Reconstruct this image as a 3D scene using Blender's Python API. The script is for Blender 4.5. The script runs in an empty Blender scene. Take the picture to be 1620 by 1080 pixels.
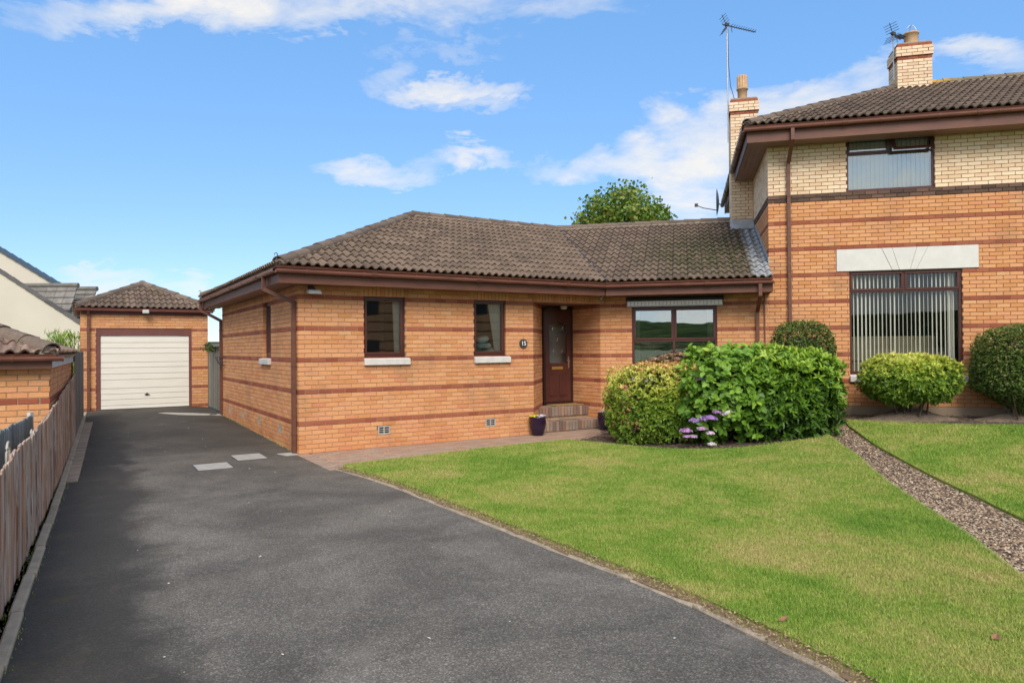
import bpy, bmesh, math, random
import numpy as np
from mathutils import Vector, Matrix, noise as mnoise
R = random.Random(7)
rng = np.random.default_rng(11)
sc = bpy.context.scene
col = sc.collection

# ------------------------------------------------------------------ camera
F_PX = 1120.6; ROLL = .0078; PITCH = .0093; EYE = 1.713
cam_d = bpy.data.cameras.new('camera'); cam = bpy.data.objects.new('camera', cam_d); col.objects.link(cam)
cam_d.sensor_width = 36; cam_d.sensor_fit = 'HORIZONTAL'; cam_d.lens = F_PX / 1620 * 36
cam_d.clip_start = .05; cam_d.clip_end = 6000
cp, sp = math.cos(PITCH), math.sin(PITCH)
fwd = Vector((0, cp, sp)); up0 = Vector((0, -sp, cp)); rt0 = Vector((1, 0, 0))
cr, sr = math.cos(ROLL), math.sin(ROLL)
rt = rt0 * cr - up0 * sr; up = rt0 * sr + up0 * cr
cam.matrix_world = Matrix(((rt.x, up.x, -fwd.x, 0), (rt.y, up.y, -fwd.y, 0), (rt.z, up.z, -fwd.z, EYE), (0, 0, 0, 1)))
sc.camera = cam

def project(x, y, z):
    d = Vector((x, y, z - EYE)); w = d.dot(fwd)
    if w < .1: return None
    return 810 + F_PX * d.dot(rt) / w, 540 - F_PX * d.dot(up) / w, w

def direction(px, py):
    return (fwd * F_PX + rt * (px - 810) - up * (py - 540)).normalized()

# ------------------------------------------------------------------ light
SUN_EL, SUN_AZ = 43, 176           # azimuth: compass-like, 0 = +Y (away from camera), clockwise
SUN_STRENGTH, SUN_ANGLE, SKY_STRENGTH, EXPOSURE = 2.0, 32, .11, .78
sun_d = bpy.data.lights.new('sun', 'SUN'); sun = bpy.data.objects.new('sun', sun_d); col.objects.link(sun)
sun_d.energy = SUN_STRENGTH; sun_d.angle = math.radians(SUN_ANGLE); sun_d.color = (1, .93, .83)
a = math.radians(SUN_AZ); e = math.radians(SUN_EL)
sdir = Vector((math.sin(a) * math.cos(e), math.cos(a) * math.cos(e), math.sin(e)))
sun.rotation_euler = sdir.to_track_quat('Z', 'Y').to_euler(); sun.location = sdir * 60

# ---- node helper
class NT:
    def __init__(s, tree): s.t = tree; s.n = tree.nodes; s.l = tree.links
    def add(s, typ, **kw):
        nd = s.n.new(typ)
        for k, v in kw.items():
            if k[0] == '_': nd.inputs[int(k[1:])].default_value = v
            else: setattr(nd, k, v)
        return nd
    def put(s, sock, v):
        if isinstance(v, bpy.types.NodeSocket): s.l.new(v, sock)
        elif v is not None: sock.default_value = v
    def math(s, op, a=None, b=None, c=None, clamp=False):
        nd = s.add('ShaderNodeMath', operation=op, use_clamp=clamp)
        for i, v in enumerate((a, b, c)):
            if v is not None: s.put(nd.inputs[i], v)
        return nd.outputs[0]
    def vmath(s, op, a=None, b=None, scale=None):
        nd = s.add('ShaderNodeVectorMath', operation=op)
        if a is not None: s.put(nd.inputs[0], a)
        if b is not None: s.put(nd.inputs[1], b)
        if scale is not None: s.put(nd.inputs[3], scale)
        return nd.outputs['Value'] if op in ('DOT_PRODUCT', 'LENGTH') else nd.outputs[0]
    def noise(s, vec, scale, detail=4, rough=.55, dist=0, out=0):
        nd = s.add('ShaderNodeTexNoise'); s.put(nd.inputs['Vector'], vec)
        nd.inputs['Scale'].default_value = scale; nd.inputs['Detail'].default_value = detail
        nd.inputs['Roughness'].default_value = rough; nd.inputs['Distortion'].default_value = dist
        return nd.outputs[out]
    def ramp(s, fac, stops, interp='LINEAR'):
        nd = s.add('ShaderNodeValToRGB'); cr_ = nd.color_ramp; cr_.interpolation = interp
        while len(cr_.elements) < len(stops): cr_.elements.new(.5)
        for el, (p, c) in zip(cr_.elements, stops):
            el.position = p; el.color = (*c, 1) if len(c) == 3 else c
        s.put(nd.inputs[0], fac); return nd.outputs[0]
    def mix(s, fac, a, b, blend='MIX'):
        nd = s.add('ShaderNodeMix', data_type='RGBA', blend_type=blend)
        s.put(nd.inputs[0], fac)
        for i, v in ((6, a), (7, b)):
            if isinstance(v, tuple) and len(v) == 3: v = (*v, 1)
            s.put(nd.inputs[i], v)
        return nd.outputs[2]
    def mapr(s, v, a, b, c=0., d=1.):
        nd = s.add('ShaderNodeMapRange', clamp=True)
        s.put(nd.inputs[0], v)
        for i, q in enumerate((a, b, c, d)): nd.inputs[i + 1].default_value = q
        return nd.outputs[0]

# ---- world: Nishita sky with clouds at their places
w = bpy.data.worlds.new('World'); sc.world = w; w.use_nodes = True
T = NT(w.node_tree); T.n.clear()
sky = T.add('ShaderNodeTexSky', sky_type='NISHITA', sun_disc=False)
sky.sun_elevation = e; sky.sun_rotation = a; sky.air_density = 1.0; sky.dust_density = .1; sky.ozone_density = 2.0
hs = T.add('ShaderNodeHueSaturation'); T.l.new(sky.outputs[0], hs.inputs['Color'])
hs.inputs['Saturation'].default_value = 1.02; hs.inputs['Value'].default_value = 1.0; hs.inputs['Hue'].default_value = .5
D = T.add('ShaderNodeTexCoord').outputs['Generated']
D = T.vmath('NORMALIZE', D)
wn = T.add('ShaderNodeVectorMath', operation='MULTIPLY'); T.l.new(D, wn.inputs[0]); wn.inputs[1].default_value = (1, 1, 2.6)
Dw = wn.outputs[0]
n1 = T.noise(Dw, 7, 9, .6, .6); n2 = T.noise(Dw, 22, 6, .62, .3)
nn = T.math('ADD', T.math('MULTIPLY', T.math('SUBTRACT', n1, .5), 2.6), T.math('MULTIPLY', T.math('SUBTRACT', n2, .5), 1.1))
wv = T.vmath('SUBTRACT', T.noise(Dw, 4.5, 6, .6, .5, out=1), (.5, .5, .5)); wv2 = T.vmath('SUBTRACT', T.noise(Dw, 16, 5, .65, .4, out=1), (.5, .5, .5))
D = T.vmath('ADD', D, T.vmath('ADD', T.vmath('SCALE', wv, scale=.17), T.vmath('SCALE', wv2, scale=.055)))
clouds = [  # pixel centre, half sizes, weight
 (430, 8, 330, 30, .8), (740, 2, 200, 40, .62), (940, 26, 100, 14, .35), (690, 82, 110, 15, .45), (640, 118, 45, 18, .5), (735, 142, 82, 17, .85), (760, 168, 60, 12, .5),
 (600, 274, 82, 18, .72), (640, 290, 55, 10, .5), (770, 252, 60, 20, .75), (700, 262, 60, 14, .4),
 (1000, 262, 110, 30, .75), (1090, 245, 110, 45, 1.), (1150, 195, 95, 45, 1.), (1250, 160, 110, 42, .95), (1330, 140, 80, 34, .7), (1110, 310, 60, 60, .9), (1230, 112, 60, 18, .5),
 (1540, 108, 110, 26, .75), (1600, 95, 60, 20, .4), (150, 462, 55, 12, .75), (190, 474, 70, 24, .65), (315, 468, 55, 18, .7), (360, 482, 60, 20, .4)]
tot = None
for (px, py, ra, rb, wt) in clouds:
    c = direction(px, py)
    r_ = (direction(px + 5, py) - direction(px - 5, py)).normalized(); u_ = r_.cross(c).normalized()
    k = F_PX * math.sqrt(1 + ((px - 810) / F_PX) ** 2 + ((py - 540) / F_PX) ** 2) ** 1
    k = k * 1.0
    qa = T.math('MULTIPLY', T.vmath('DOT_PRODUCT', D, tuple(r_)), k / ra)
    qb = T.math('MULTIPLY', T.vmath('DOT_PRODUCT', D, tuple(u_)), k / rb)
    q = T.math('ADD', T.math('MULTIPLY', qa, qa), T.math('MULTIPLY', qb, qb))
    m = T.math('SUBTRACT', 1.25, T.math('MULTIPLY', q, .52))
    fr_ = T.mapr(T.vmath('DOT_PRODUCT', D, tuple(c)), .2, .5)
    m = T.math('MULTIPLY', T.math('MAXIMUM', m, 0.), T.math('MULTIPLY', fr_, wt))
    tot = m if tot is None else T.math('MAXIMUM', tot, m)
back = T.mapr(T.vmath('DOT_PRODUCT', D, (0, 1, 0)), .45, .1)          # scattered cloud all round outside the view
gen = T.math('MULTIPLY', T.mapr(T.noise(Dw, 2.6, 5, .55, .4), .25, .45), back)
tot = T.math('MAXIMUM', tot, gen)
cm = T.mapr(T.math('ADD', tot, T.math('MULTIPLY', nn, T.math('MINIMUM', tot, .8))), .24, 1.42)
cm = T.math('MULTIPLY', cm, .93)
bg1 = T.add('ShaderNodeBackground'); T.l.new(T.mix(.55, hs.outputs[0], (.95, 2.6, 5.5)), bg1.inputs[0]); bg1.inputs[1].default_value = SKY_STRENGTH
bg2 = T.add('ShaderNodeBackground'); bg2.inputs[0].default_value = (1.0, .965, .91, 1); T.l.new(T.math('ADD', T.math('MULTIPLY', back, .16), .57), bg2.inputs[1])
ms = T.add('ShaderNodeMixShader'); T.l.new(cm, ms.inputs[0]); T.l.new(bg1.outputs[0], ms.inputs[1]); T.l.new(bg2.outputs[0], ms.inputs[2])
wo = T.add('ShaderNodeOutputWorld'); T.l.new(ms.outputs[0], wo.inputs[0])

vs = sc.view_settings; vs.view_transform = 'Standard'; vs.look = 'None'; vs.gamma = 1; vs.use_curve_mapping = False; vs.exposure = EXPOSURE
sc.render.engine = 'CYCLES'
sc.cycles.max_bounces = 8; sc.cycles.transparent_max_bounces = 12

# ------------------------------------------------------------------ site axes
TH = .5498
Fv = Vector((math.cos(TH), math.sin(TH), 0)); Sv = Vector((-math.sin(TH), math.cos(TH), 0))
C0 = Vector((-3.5058, 11.6196, 0)); J0 = C0 + Fv * 6.4822
T3 = TH - math.pi / 4
Gv = Vector((math.cos(T3), math.sin(T3), 0)); Nv = Vector((-math.sin(T3), math.cos(T3), 0))

# ------------------------------------------------------------------ materials
MATS = {}
def newmat(name):
    m = bpy.data.materials.new(name); m.use_nodes = True; t = NT(m.node_tree); t.n.clear()
    o = t.add('ShaderNodeOutputMaterial'); b = t.add('ShaderNodeBsdfPrincipled'); t.l.new(b.outputs[0], o.inputs[0])
    MATS[name] = m; return m, t, b, o
def bump(t, b, h, strength=.3, dist=.01):
    bn = t.add('ShaderNodeBump'); bn.inputs['Strength'].default_value = strength; bn.inputs['Distance'].default_value = dist
    t.put(bn.inputs['Height'], h); t.l.new(bn.outputs[0], b.inputs['Normal'])
def pos(t): return t.add('ShaderNodeNewGeometry').outputs['Position']
def rnd(t):
    return t.math('FRACT', t.math('ADD', t.add('ShaderNodeNewGeometry').outputs['Random Per Island'], t.add('ShaderNodeObjectInfo').outputs['Random']))
def hsv(t, c, h=.5, s=1., v=1.):
    nd = t.add('ShaderNodeHueSaturation'); t.put(nd.inputs['Color'], c); t.put(nd.inputs['Hue'], h); t.put(nd.inputs['Saturation'], s); t.put(nd.inputs['Value'], v)
    return nd.outputs[0]

def simple(name, c, rough=.6, var=.15, scale=8, bs=0, bscale=40, metal=0, spec=.5, perisl=0, streak=None):
    m, t, b, o = newmat(name); p = pos(t)
    if streak:
        vm = t.add('ShaderNodeVectorMath', operation='MULTIPLY'); t.l.new(p, vm.inputs[0]); vm.inputs[1].default_value = streak; p2 = vm.outputs[0]
    else: p2 = p
    n = t.noise(p2, scale, 6, .6)
    v = t.mapr(n, .3, .7, 1 - var, 1 + var)
    if perisl: v = t.math('MULTIPLY', v, t.mapr(rnd(t), 0, 1, 1 - perisl, 1 + perisl))
    t.l.new(hsv(t, (*c, 1), v=v), b.inputs['Base Color'])
    b.inputs['Roughness'].default_value = rough; b.inputs['Metallic'].default_value = metal; b.inputs['Specular IOR Level'].default_value = spec
    if bs: bump(t, b, t.noise(p2, bscale, 5), bs)
    return m

def brickmat(name, stops, dirt=(.2, .13, .08), rough=.85, stain=.35, damp=.32):
    m, t, b, o = newmat(name); p = pos(t); r = rnd(t)
    c = t.ramp(r, stops)
    fine = t.noise(p, 55, 5, .7); c = hsv(t, c, v=t.mapr(fine, .3, .7, .86, 1.12))
    big = t.noise(p, 1.3, 5, .6); c = t.mix(t.mapr(big, .52, .72, 0, stain), c, dirt)
    # rising damp stain near the ground and washed marks are weathering of the clay itself
    sz = t.add('ShaderNodeSeparateXYZ'); t.l.new(p, sz.inputs[0])
    low = t.math('MULTIPLY', t.mapr(sz.outputs[2], .55, .05), t.mapr(big, .35, .6))
    c = t.mix(t.math('MULTIPLY', low, damp), c, (.42, .13, .045))
    t.l.new(c, b.inputs['Base Color']); b.inputs['Roughness'].default_value = rough; b.inputs['Specular IOR Level'].default_value = .25
    bump(t, b, t.noise(p, 90, 4, .7), .35, .004); return m

brickmat('brick_tan', [(0, (.60, .265, .10)), (.22, (.66, .305, .13)), (.45, (.69, .34, .15)), (.62, (.67, .31, .155)), (.8, (.71, .365, .165)), (.92, (.62, .25, .12)), (1, (.68, .38, .18))])
brickmat('brick_red', [(0, (.28, .075, .04)), (.5, (.33, .10, .055)), (1, (.38, .13, .07))], dirt=(.16, .06, .04), stain=.5)
brickmat('brick_buff', [(0, (.74, .52, .33)), (.4, (.84, .64, .43)), (.8, (.87, .69, .49)), (1, (.74, .51, .34))], dirt=(.42, .30, .19), stain=.3)
brickmat('brick_brown', [(0, (.08, .05, .038)), (.5, (.12, .075, .055)), (1, (.17, .10, .075))], dirt=(.07, .06, .045))
brickmat('brick_step', [(0, (.15, .10, .08)), (.4, (.28, .16, .115)), (.7, (.36, .25, .18)), (1, (.25, .20, .16))], dirt=(.12, .10, .085), stain=.8, damp=0.)
brickmat('paver', [(0, (.33, .20, .145)), (.4, (.38, .25, .18)), (.75, (.36, .27, .205)), (1, (.29, .215, .165))], dirt=(.25, .21, .165), stain=.7, damp=0.)
brickmat('paver_tan', [(0, (.30, .23, .165)), (.5, (.36, .285, .21)), (1, (.27, .22, .17))], dirt=(.16, .13, .10), stain=.7, damp=0.)
simple('mortar', (.36, .245, .155), .95, .18, 6, .4, 120)
simple('mortar_dark', (.22, .125, .075), .95, .18, 6, .4, 120)
simple('mortar_red', (.40, .25, .17), .95, .18, 6, .4, 120)
simple('bedding', (.33, .28, .23), .95, .25, 9, .6, 60)
simple('upvc', (.085, .027, .020), .33, .18, 2.5, spec=.5)
simple('upvc_dark', (.035, .013, .011), .3, .15, 2.5)
simple('fascia', (.14, .052, .030), .55, .22, 2.2, streak=(1, 1, 4))
simple('gutter', (.20, .08, .06), .38, .2, 3)
simple('soffit', (.24, .13, .095), .5, .12, 3)
simple('garage_frame', (.16, .055, .045), .5, .15, 4)
simple('door_white', (.74, .69, .60), .45, .05, 1.6, streak=(1, 1, 5))
simple('sill', (.62, .60, .56), .8, .12, 7, .2, 60)
simple('lintel', (.66, .64, .60), .8, .06, 5, .1, 60)
simple('render_cream', (.62, .56, .46), .9, .05, .8, .2, 80)
simple('plinth', (.38, .28, .19), .9, .12, 3, .2, 60)
simple('slate_grey', (.20, .185, .165), .8, .25, 5, perisl=.18)
simple('slate_brown', (.12, .10, .08), .8, .25, 5, perisl=.2)
simple('verge_blue', (.06, .085, .11), .5, .1, 4)
simple('lead', (.36, .38, .40), .55, .25, 5, .3, 20)
simple('metal', (.45, .45, .46), .35, .15, 10, metal=.8)
simple('metal_dark', (.05, .05, .055), .5, .2, 10)
simple('dish_grey', (.09, .09, .09), .6, .2, 9)
simple('pot_purple', (.022, .010, .028), .18, .2, 4)
simple('soil', (.085, .056, .038), .95, .45, 14, .9, 30)
simple('earth_mound', (.17, .125, .09), .95, .3, 9, .8, 22)
simple('curtain', (.72, .70, .64), .9, .04, 6)
simple('blind', (.80, .78, .70), .8, .03, 6)
simple('blind_white', (.78, .80, .80), .7, .03, 6)
simple('room_wall', (.30, .20, .13), .9, .25, 1.6)  # warm brown stands in for the brick tone reflected in the small windows
simple('hall_paint', (.42, .40, .36), .9, .2, 3)
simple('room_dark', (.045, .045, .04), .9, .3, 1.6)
simple('sofa', (.42, .36, .22), .9, .1, 6)
simple('cushion', (.62, .66, .60), .9, .2, 9)
simple('cushion_green', (.10, .22, .13), .9, .2, 9)
simple('terracotta_pot', (.52, .33, .18), .8, .2, 12, .2, 60)
simple('bark', (.10, .075, .05), .95, .3, 18, .8, 40)
simple('core_shade', (.04, .035, .018), .95, .3, 18, .8, 40)
simple('brass', (.62, .42, .12), .3, .1, 10, metal=.7)
simple('chrome', (.6, .6, .6), .22, .05, 10, metal=1.)
simple('mat_straw', (.30, .19, .07), .95, .2, 30, .5, 120)
simple('plaque', (.05, .045, .04), .5, .2, 30)
simple('numeral_white', (.8, .8, .8), .5, .02, 5)
simple('lamp_glass', (.55, .56, .52), .25, .1, 20)
simple('concrete_kerb', (.36, .29, .205), .9, .22, 7, .6, 90, perisl=.12)
simple('concrete_light', (.40, .37, .325), .9, .2, 7, .5, 70)
simple('cover_metal', (.40, .375, .335), .6, .16, 10, .3, 60)
simple('fence_grey', (.20, .19, .16), .9, .3, 6, .5, 30, streak=(9, 9, .7), perisl=.25)
simple('fence_teal', (.22, .24, .24), .9, .3, 6, .5, 30, streak=(9, 9, .7), perisl=.3)
simple('trellis_white', (.55, .55, .53), .7, .15, 6)
simple('awning_white', (.88, .87, .84), .7, .12, 14)
simple('ground_far', (.10, .13, .05), .95, .3, .05)
simple('pavement_far', (.24, .23, .21), .9, .15, 2)
simple('leaf_dead', (.30, .14, .07), .8, .2, 20)
simple('pebble_white', (.6, .58, .53), .8, .1, 20)

# weathered fence paling: strips of old red stain over grey timber
m, t, b, o = newmat('paling'); p = pos(t)
vm = t.add('ShaderNodeVectorMath', operation='MULTIPLY'); t.l.new(p, vm.inputs[0]); vm.inputs[1].default_value = (22, 22, 1.1)
r = rnd(t)
off = t.add('ShaderNodeVectorMath', operation='ADD'); t.l.new(vm.outputs[0], off.inputs[0]); t.l.new(t.math('MULTIPLY', r, 60.), off.inputs[1])
g1 = t.noise(off.outputs[0], 1.5, 7, .65, .3)
base = t.ramp(r, [(0, (.22, .12, .08)), (.25, (.48, .21, .09)), (.45, (.36, .29, .22)), (.6, (.40, .18, .09)), (.8, (.54, .30, .15)), (1, (.38, .35, .30))])
c = t.mix(t.mapr(g1, .47, .60), base, (.56, .51, .44)); c = t.mix(t.mapr(t.noise(off.outputs[0], 2.4, 6, .65), .52, .66), c, (.10, .055, .04))
t.l.new(c, b.inputs['Base Color']); b.inputs['Roughness'].default_value = .9; bump(t, b, g1, .5, .006)

# roof tiles: brown concrete with lichen, moss where the mask says
def tilemat(name, base, moss, mossc=(.055, .060, .018)):
    m, t, b, o = newmat(name); p = pos(t); r = rnd(t)
    c = t.ramp(r, [(0, tuple(x * .8 for x in base)), (.5, base), (1, tuple(x * 1.22 for x in base))])
    c = hsv(t, c, v=t.mapr(t.noise(p, 24, 6, .7), .3, .7, .75, 1.25))
    c = t.mix(t.mapr(t.noise(p, 60, 3, .6), .66, .74, 0, .75), c, (.45, .42, .34))
    c = t.mix(t.mapr(t.noise(p, .9, 5, .6), .5, .75, 0, .5), c, (.10, .075, .055))
    if moss is not None:
        dd = t.vmath('LENGTH', t.vmath('MULTIPLY', t.vmath('SUBTRACT', p, moss[0]), moss[1]))
        mm = t.math('MULTIPLY', t.mapr(dd, 1.0, .3), t.mapr(t.noise(p, 7, 6, .7), .40, .54))
        c = t.mix(t.math('MULTIPLY', mm, .85), c, mossc)
    if name == 'tile':          # grey bituminous sealing painted on the last columns beside the tall house
        g_ = t.vmath('DOT_PRODUCT', t.vmath('SUBTRACT', p, tuple(J0)), tuple(Gv)); zz = t.add('ShaderNodeSeparateXYZ'); t.l.new(p, zz.inputs[0])
        g_ = t.math('ADD', g_, t.math('MULTIPLY', t.math('SUBTRACT', t.noise(p, 6, 5, .65), .5), .45))
        mk = t.math('MULTIPLY', t.mapr(g_, 2.86, 2.98), t.math('LESS_THAN', zz.outputs[2], 5.2)); c = t.mix(t.math('MULTIPLY', mk, t.mapr(t.noise(p, 13, 5, .7), .3, .55)), c, (.36, .375, .39))
    t.l.new(c, b.inputs['Base Color']); b.inputs['Roughness'].default_value = .88; b.inputs['Specular IOR Level'].default_value = .25
    bump(t, b, t.noise(p, 70, 4, .7), .5, .006)
tilemat('tile', (.168, .119, .085), ((4.3, 15.4, 3.8), (.50, .42, .42)))
tilemat('tile_red', (.27, .18, .135), None)
tilemat('ridge', (.155, .115, .088), None)
tilemat('ridge_lichen', (.20, .16, .10), ((9.75, 16.6, 7.85), (1.3, 1.3, 1.)), (.62, .34, .03))

# asphalt
m, t, b, o = newmat('asphalt'); p = pos(t)
sx = t.add('ShaderNodeSeparateXYZ'); t.l.new(p, sx.inputs[0])
vor = t.add('ShaderNodeTexVoronoi'); t.l.new(p, vor.inputs['Vector']); vor.inputs['Scale'].default_value = 120
spk = t.add('ShaderNodeSeparateColor'); t.l.new(vor.outputs['Color'], spk.inputs[0])
c = t.ramp(spk.outputs[0], [(0, (.075, .066, .054)), (.5, (.112, .099, .081)), (.85, (.152, .134, .110)), (1, (.25, .222, .182))])
big = t.noise(p, .55, 6, .6, .6); mid = t.noise(p, 2.2, 6, .65, .4)
c = hsv(t, c, v=t.mapr(big, .35, .65, .68, 1.35)); c = hsv(t, c, v=t.mapr(mid, .3, .7, .82, 1.18))
# old damp-dark strip along the left kerb and in front of the garage
q = t.math('ADD', t.math('MULTIPLY', sx.outputs[0], -.8716), t.math('MULTIPLY', sx.outputs[1], -.4901))   # across the drive
q = t.math('ADD', q, t.math('MULTIPLY', t.math('SUBTRACT', t.noise(p, 1.0, 5, .6, .5), .5), 1.2))
wet = t.mapr(q, -.42, -.10)
wet2 = t.mapr(t.math('ADD', sx.outputs[1], t.math('MULTIPLY', t.math('SUBTRACT', t.noise(p, .6, 5, .6), .5), 5.)), 9.5, 13.5)
wt = t.math('MAXIMUM', wet, t.math('MULTIPLY', wet2, .85))
c = t.mix(t.math('MULTIPLY', wt, .80), c, (.030, .026, .020))
c = t.mix(t.mapr(t.noise(p, 1.2, 6, .7, .6), .54, .75, 0, .38), c, (.15, .11, .078)); c = t.mix(t.mapr(t.noise(p, .8, 7, .7, 1.2), .60, .72, 0, .45), c, (.19, .17, .145)); c = t.mix(t.mapr(t.noise(p, 5.5, 4, .6, .2), .70, .76, 0, .55), c, (.045, .04, .033))
moss = t.math('MULTIPLY', t.mapr(q, .0, .35), t.mapr(t.noise(p, 4, 6, .7), .55, .68))
c = t.mix(t.math('MULTIPLY', moss, .6), c, (.075, .06, .02))
t.l.new(c, b.inputs['Base Color']); b.inputs['Roughness'].default_value = .82; b.inputs['Specular IOR Level'].default_value = .35
bump(t, b, vor.outputs['Distance'], .35, .004)

# lawn (shared colours for the soil-and-thatch sheet and the blades)
def grass_colour(t, p, dry=0):
    a_ = t.noise(p, .55, 5, .62, .8); b_ = t.noise(p, 2.6, 6, .7, .5)
    f = t.math('ADD', t.math('MULTIPLY', a_, .62), t.math('MULTIPLY', b_, .42))
    return t.ramp(t.math('ADD', f, dry), [(.36, (.125, .250, .026)), (.46, (.20, .315, .042)), (.54, (.29, .355, .070)), (.62, (.40, .385, .115)), (.71, (.48, .39, .17))])
m, t, b, o = newmat('lawn_sheet'); p = pos(t)
t.l.new(hsv(t, grass_colour(t, p), v=t.mapr(t.noise(p, 60, 4), .3, .7, .45, .95)), b.inputs['Base Color']); b.inputs['Roughness'].default_value = .95; b.inputs['Specular IOR Level'].default_value = .1
m, t, b, o = newmat('grass_blade'); p = pos(t)
at_ = t.add('ShaderNodeAttribute', attribute_name='tone'); tn = at_.outputs['Fac']
c = grass_colour(t, p, t.math('MULTIPLY', t.math('SUBTRACT', tn, .5), .09))
c = t.mix(t.mapr(tn, .93, 1.), c, (.42, .33, .17)); c = hsv(t, c, v=t.mapr(t.math('FRACT', t.math('MULTIPLY', tn, 37.)), 0, 1, .82, 1.18))
t.l.new(c, b.inputs['Base Color']); b.inputs['Roughness'].default_value = .6; b.inputs['Specular IOR Level'].default_value = .25

def leafmat(name, stops, rough=.45, spec=.4, trans=.25):
    m, t, b, o = newmat(name); p = pos(t)
    tn = t.add('ShaderNodeAttribute', attribute_name='tone').outputs['Fac']
    ob = t.add('ShaderNodeObjectInfo')
    c = t.ramp(t.math('ADD', tn, t.math('MULTIPLY', t.math('SUBTRACT', ob.outputs['Random'], .5), .12)), stops)
    c = hsv(t, c, v=t.mapr(t.noise(p, 14, 4), .3, .7, .8, 1.2))
    t.l.new(c, b.inputs['Base Color']); b.inputs['Roughness'].default_value = rough; b.inputs['Specular IOR Level'].default_value = spec
    tr = t.add('ShaderNodeBsdfTranslucent'); t.l.new(c, tr.inputs[0])
    mx = t.add('ShaderNodeMixShader'); mx.inputs[0].default_value = trans
    t.l.new(b.outputs[0], mx.inputs[1]); t.l.new(tr.outputs[0], mx.inputs[2]); t.l.new(mx.outputs[0], o.inputs[0]); return m
leafmat('leaf_rhodo', [(0, (.035, .085, .010)), (.35, (.105, .225, .018)), (.7, (.25, .41, .032)), (1, (.44, .57, .085))])
leafmat('leaf_hydrangea', [(0, (.05, .12, .012)), (.45, (.155, .31, .03)), (.8, (.30, .47, .055)), (1, (.52, .50, .09))])
leafmat('leaf_pieris', [(0, (.07, .15, .015)), (.33, (.20, .33, .03)), (.60, (.50, .56, .07)), (.88, (.78, .72, .20)), (.97, (.74, .62, .20)), (1, (.62, .24, .10))])
leafmat('leaf_box', [(0, (.035, .075, .015)), (.5, (.085, .15, .025)), (.85, (.16, .22, .04)), (1, (.36, .26, .11))])
leafmat('leaf_tree', [(0, (.05, .11, .015)), (.5, (.12, .22, .025)), (.85, (.26, .32, .045)), (1, (.42, .34, .06))])
leafmat('leaf_bamboo', [(0, (.10, .22, .03)), (1, (.36, .52, .08))])
leafmat('petal', [(0, (.34, .22, .52)), (.35, (.55, .28, .55)), (.7, (.66, .50, .62)), (1, (.72, .66, .66))], .7, .2, .2)
leafmat('petal_yellow', [(0, (.75, .62, .03)), (1, (.8, .76, .12))], .7, .2, .2)
leafmat('petal_white', [(0, (.42, .36, .44)), (1, (.75, .70, .72))], .7, .2, .2)
leafmat('petal_pink', [(0, (.45, .30, .30)), (1, (.62, .50, .46))], .7, .2, .2)
leafmat('dead_bloom', [(0, (.20, .10, .05)), (1, (.42, .28, .18))], .8, .2, .1)

m, t, b, o = newmat('chips'); p = pos(t)
t.l.new(t.ramp(rnd(t), [(0, (.12, .075, .045)), (.35, (.26, .165, .095)), (.7, (.40, .285, .18)), (1, (.60, .49, .36))]), b.inputs['Base Color']); b.inputs['Roughness'].default_value = .9
simple('edge_soil', (.20, .125, .065), .95, .4, 22, .8, 60)
m, t, b, o = newmat('thatch'); p = pos(t)
t.l.new(t.ramp(rnd(t), [(0, (.09, .05, .03)), (.5, (.26, .16, .08)), (1, (.46, .34, .19))]), b.inputs['Base Color']); b.inputs['Roughness'].default_value = .95
m, t, b, o = newmat('hill'); p = pos(t)
vo = t.add('ShaderNodeTexVoronoi'); t.l.new(p, vo.inputs['Vector']); vo.inputs['Scale'].default_value = .014
sp_ = t.add('ShaderNodeSeparateColor'); t.l.new(vo.outputs['Color'], sp_.inputs[0])
c = t.ramp(sp_.outputs[0], [(0, (.03, .05, .02)), (.35, (.05, .09, .03)), (.6, (.10, .15, .05)), (.85, (.07, .09, .04)), (1, (.15, .14, .08))])
c = t.mix(t.mapr(t.noise(p, .05, 8, .75, .6), .44, .54), c, (.02, .032, .014))
t.l.new(c, b.inputs['Base Color']); b.inputs['Roughness'].default_value = 1; b.inputs['Specular IOR Level'].default_value = 0

# window glass: clear with a true Fresnel mirror
def glassmat(name, gain, tint=(1, 1, 1)):
    m = bpy.data.materials.new(name); m.use_nodes = True; t = NT(m.node_tree); t.n.clear(); MATS[name] = m
    o = t.add('ShaderNodeOutputMaterial'); tr = t.add('ShaderNodeBsdfTransparent'); tr.inputs[0].default_value = (*tint, 1)
    gl = t.add('ShaderNodeBsdfGlossy'); gl.inputs['Roughness'].default_value = .01; gl.inputs[0].default_value = (1, 1, 1, 1)
    bn = t.add('ShaderNodeBump'); bn.inputs['Strength'].default_value = .04; bn.inputs['Distance'].default_value = .02; t.l.new(t.noise(pos(t), 1.4, 2), bn.inputs['Height']); t.l.new(bn.outputs[0], gl.inputs['Normal'])
    fr = t.add('ShaderNodeFresnel'); fr.inputs[0].default_value = 1.52
    f = t.math('ADD', t.math('MULTIPLY', fr.outputs[0], gain), .02, clamp=True)
    mx = t.add('ShaderNodeMixShader'); t.l.new(f, mx.inputs[0]); t.l.new(tr.outputs[0], mx.inputs[1]); t.l.new(gl.outputs[0], mx.inputs[2]); t.l.new(mx.outputs[0], o.inputs[0])
glassmat('glass', 2.6, (.9, .92, .9)); glassmat('glass_mirror', 7.0, (.75, .8, .76)); glassmat('glass_low', .3, (.97, .98, .97)); glassmat('glass_up', 4., (.85, .9, .88))

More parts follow.
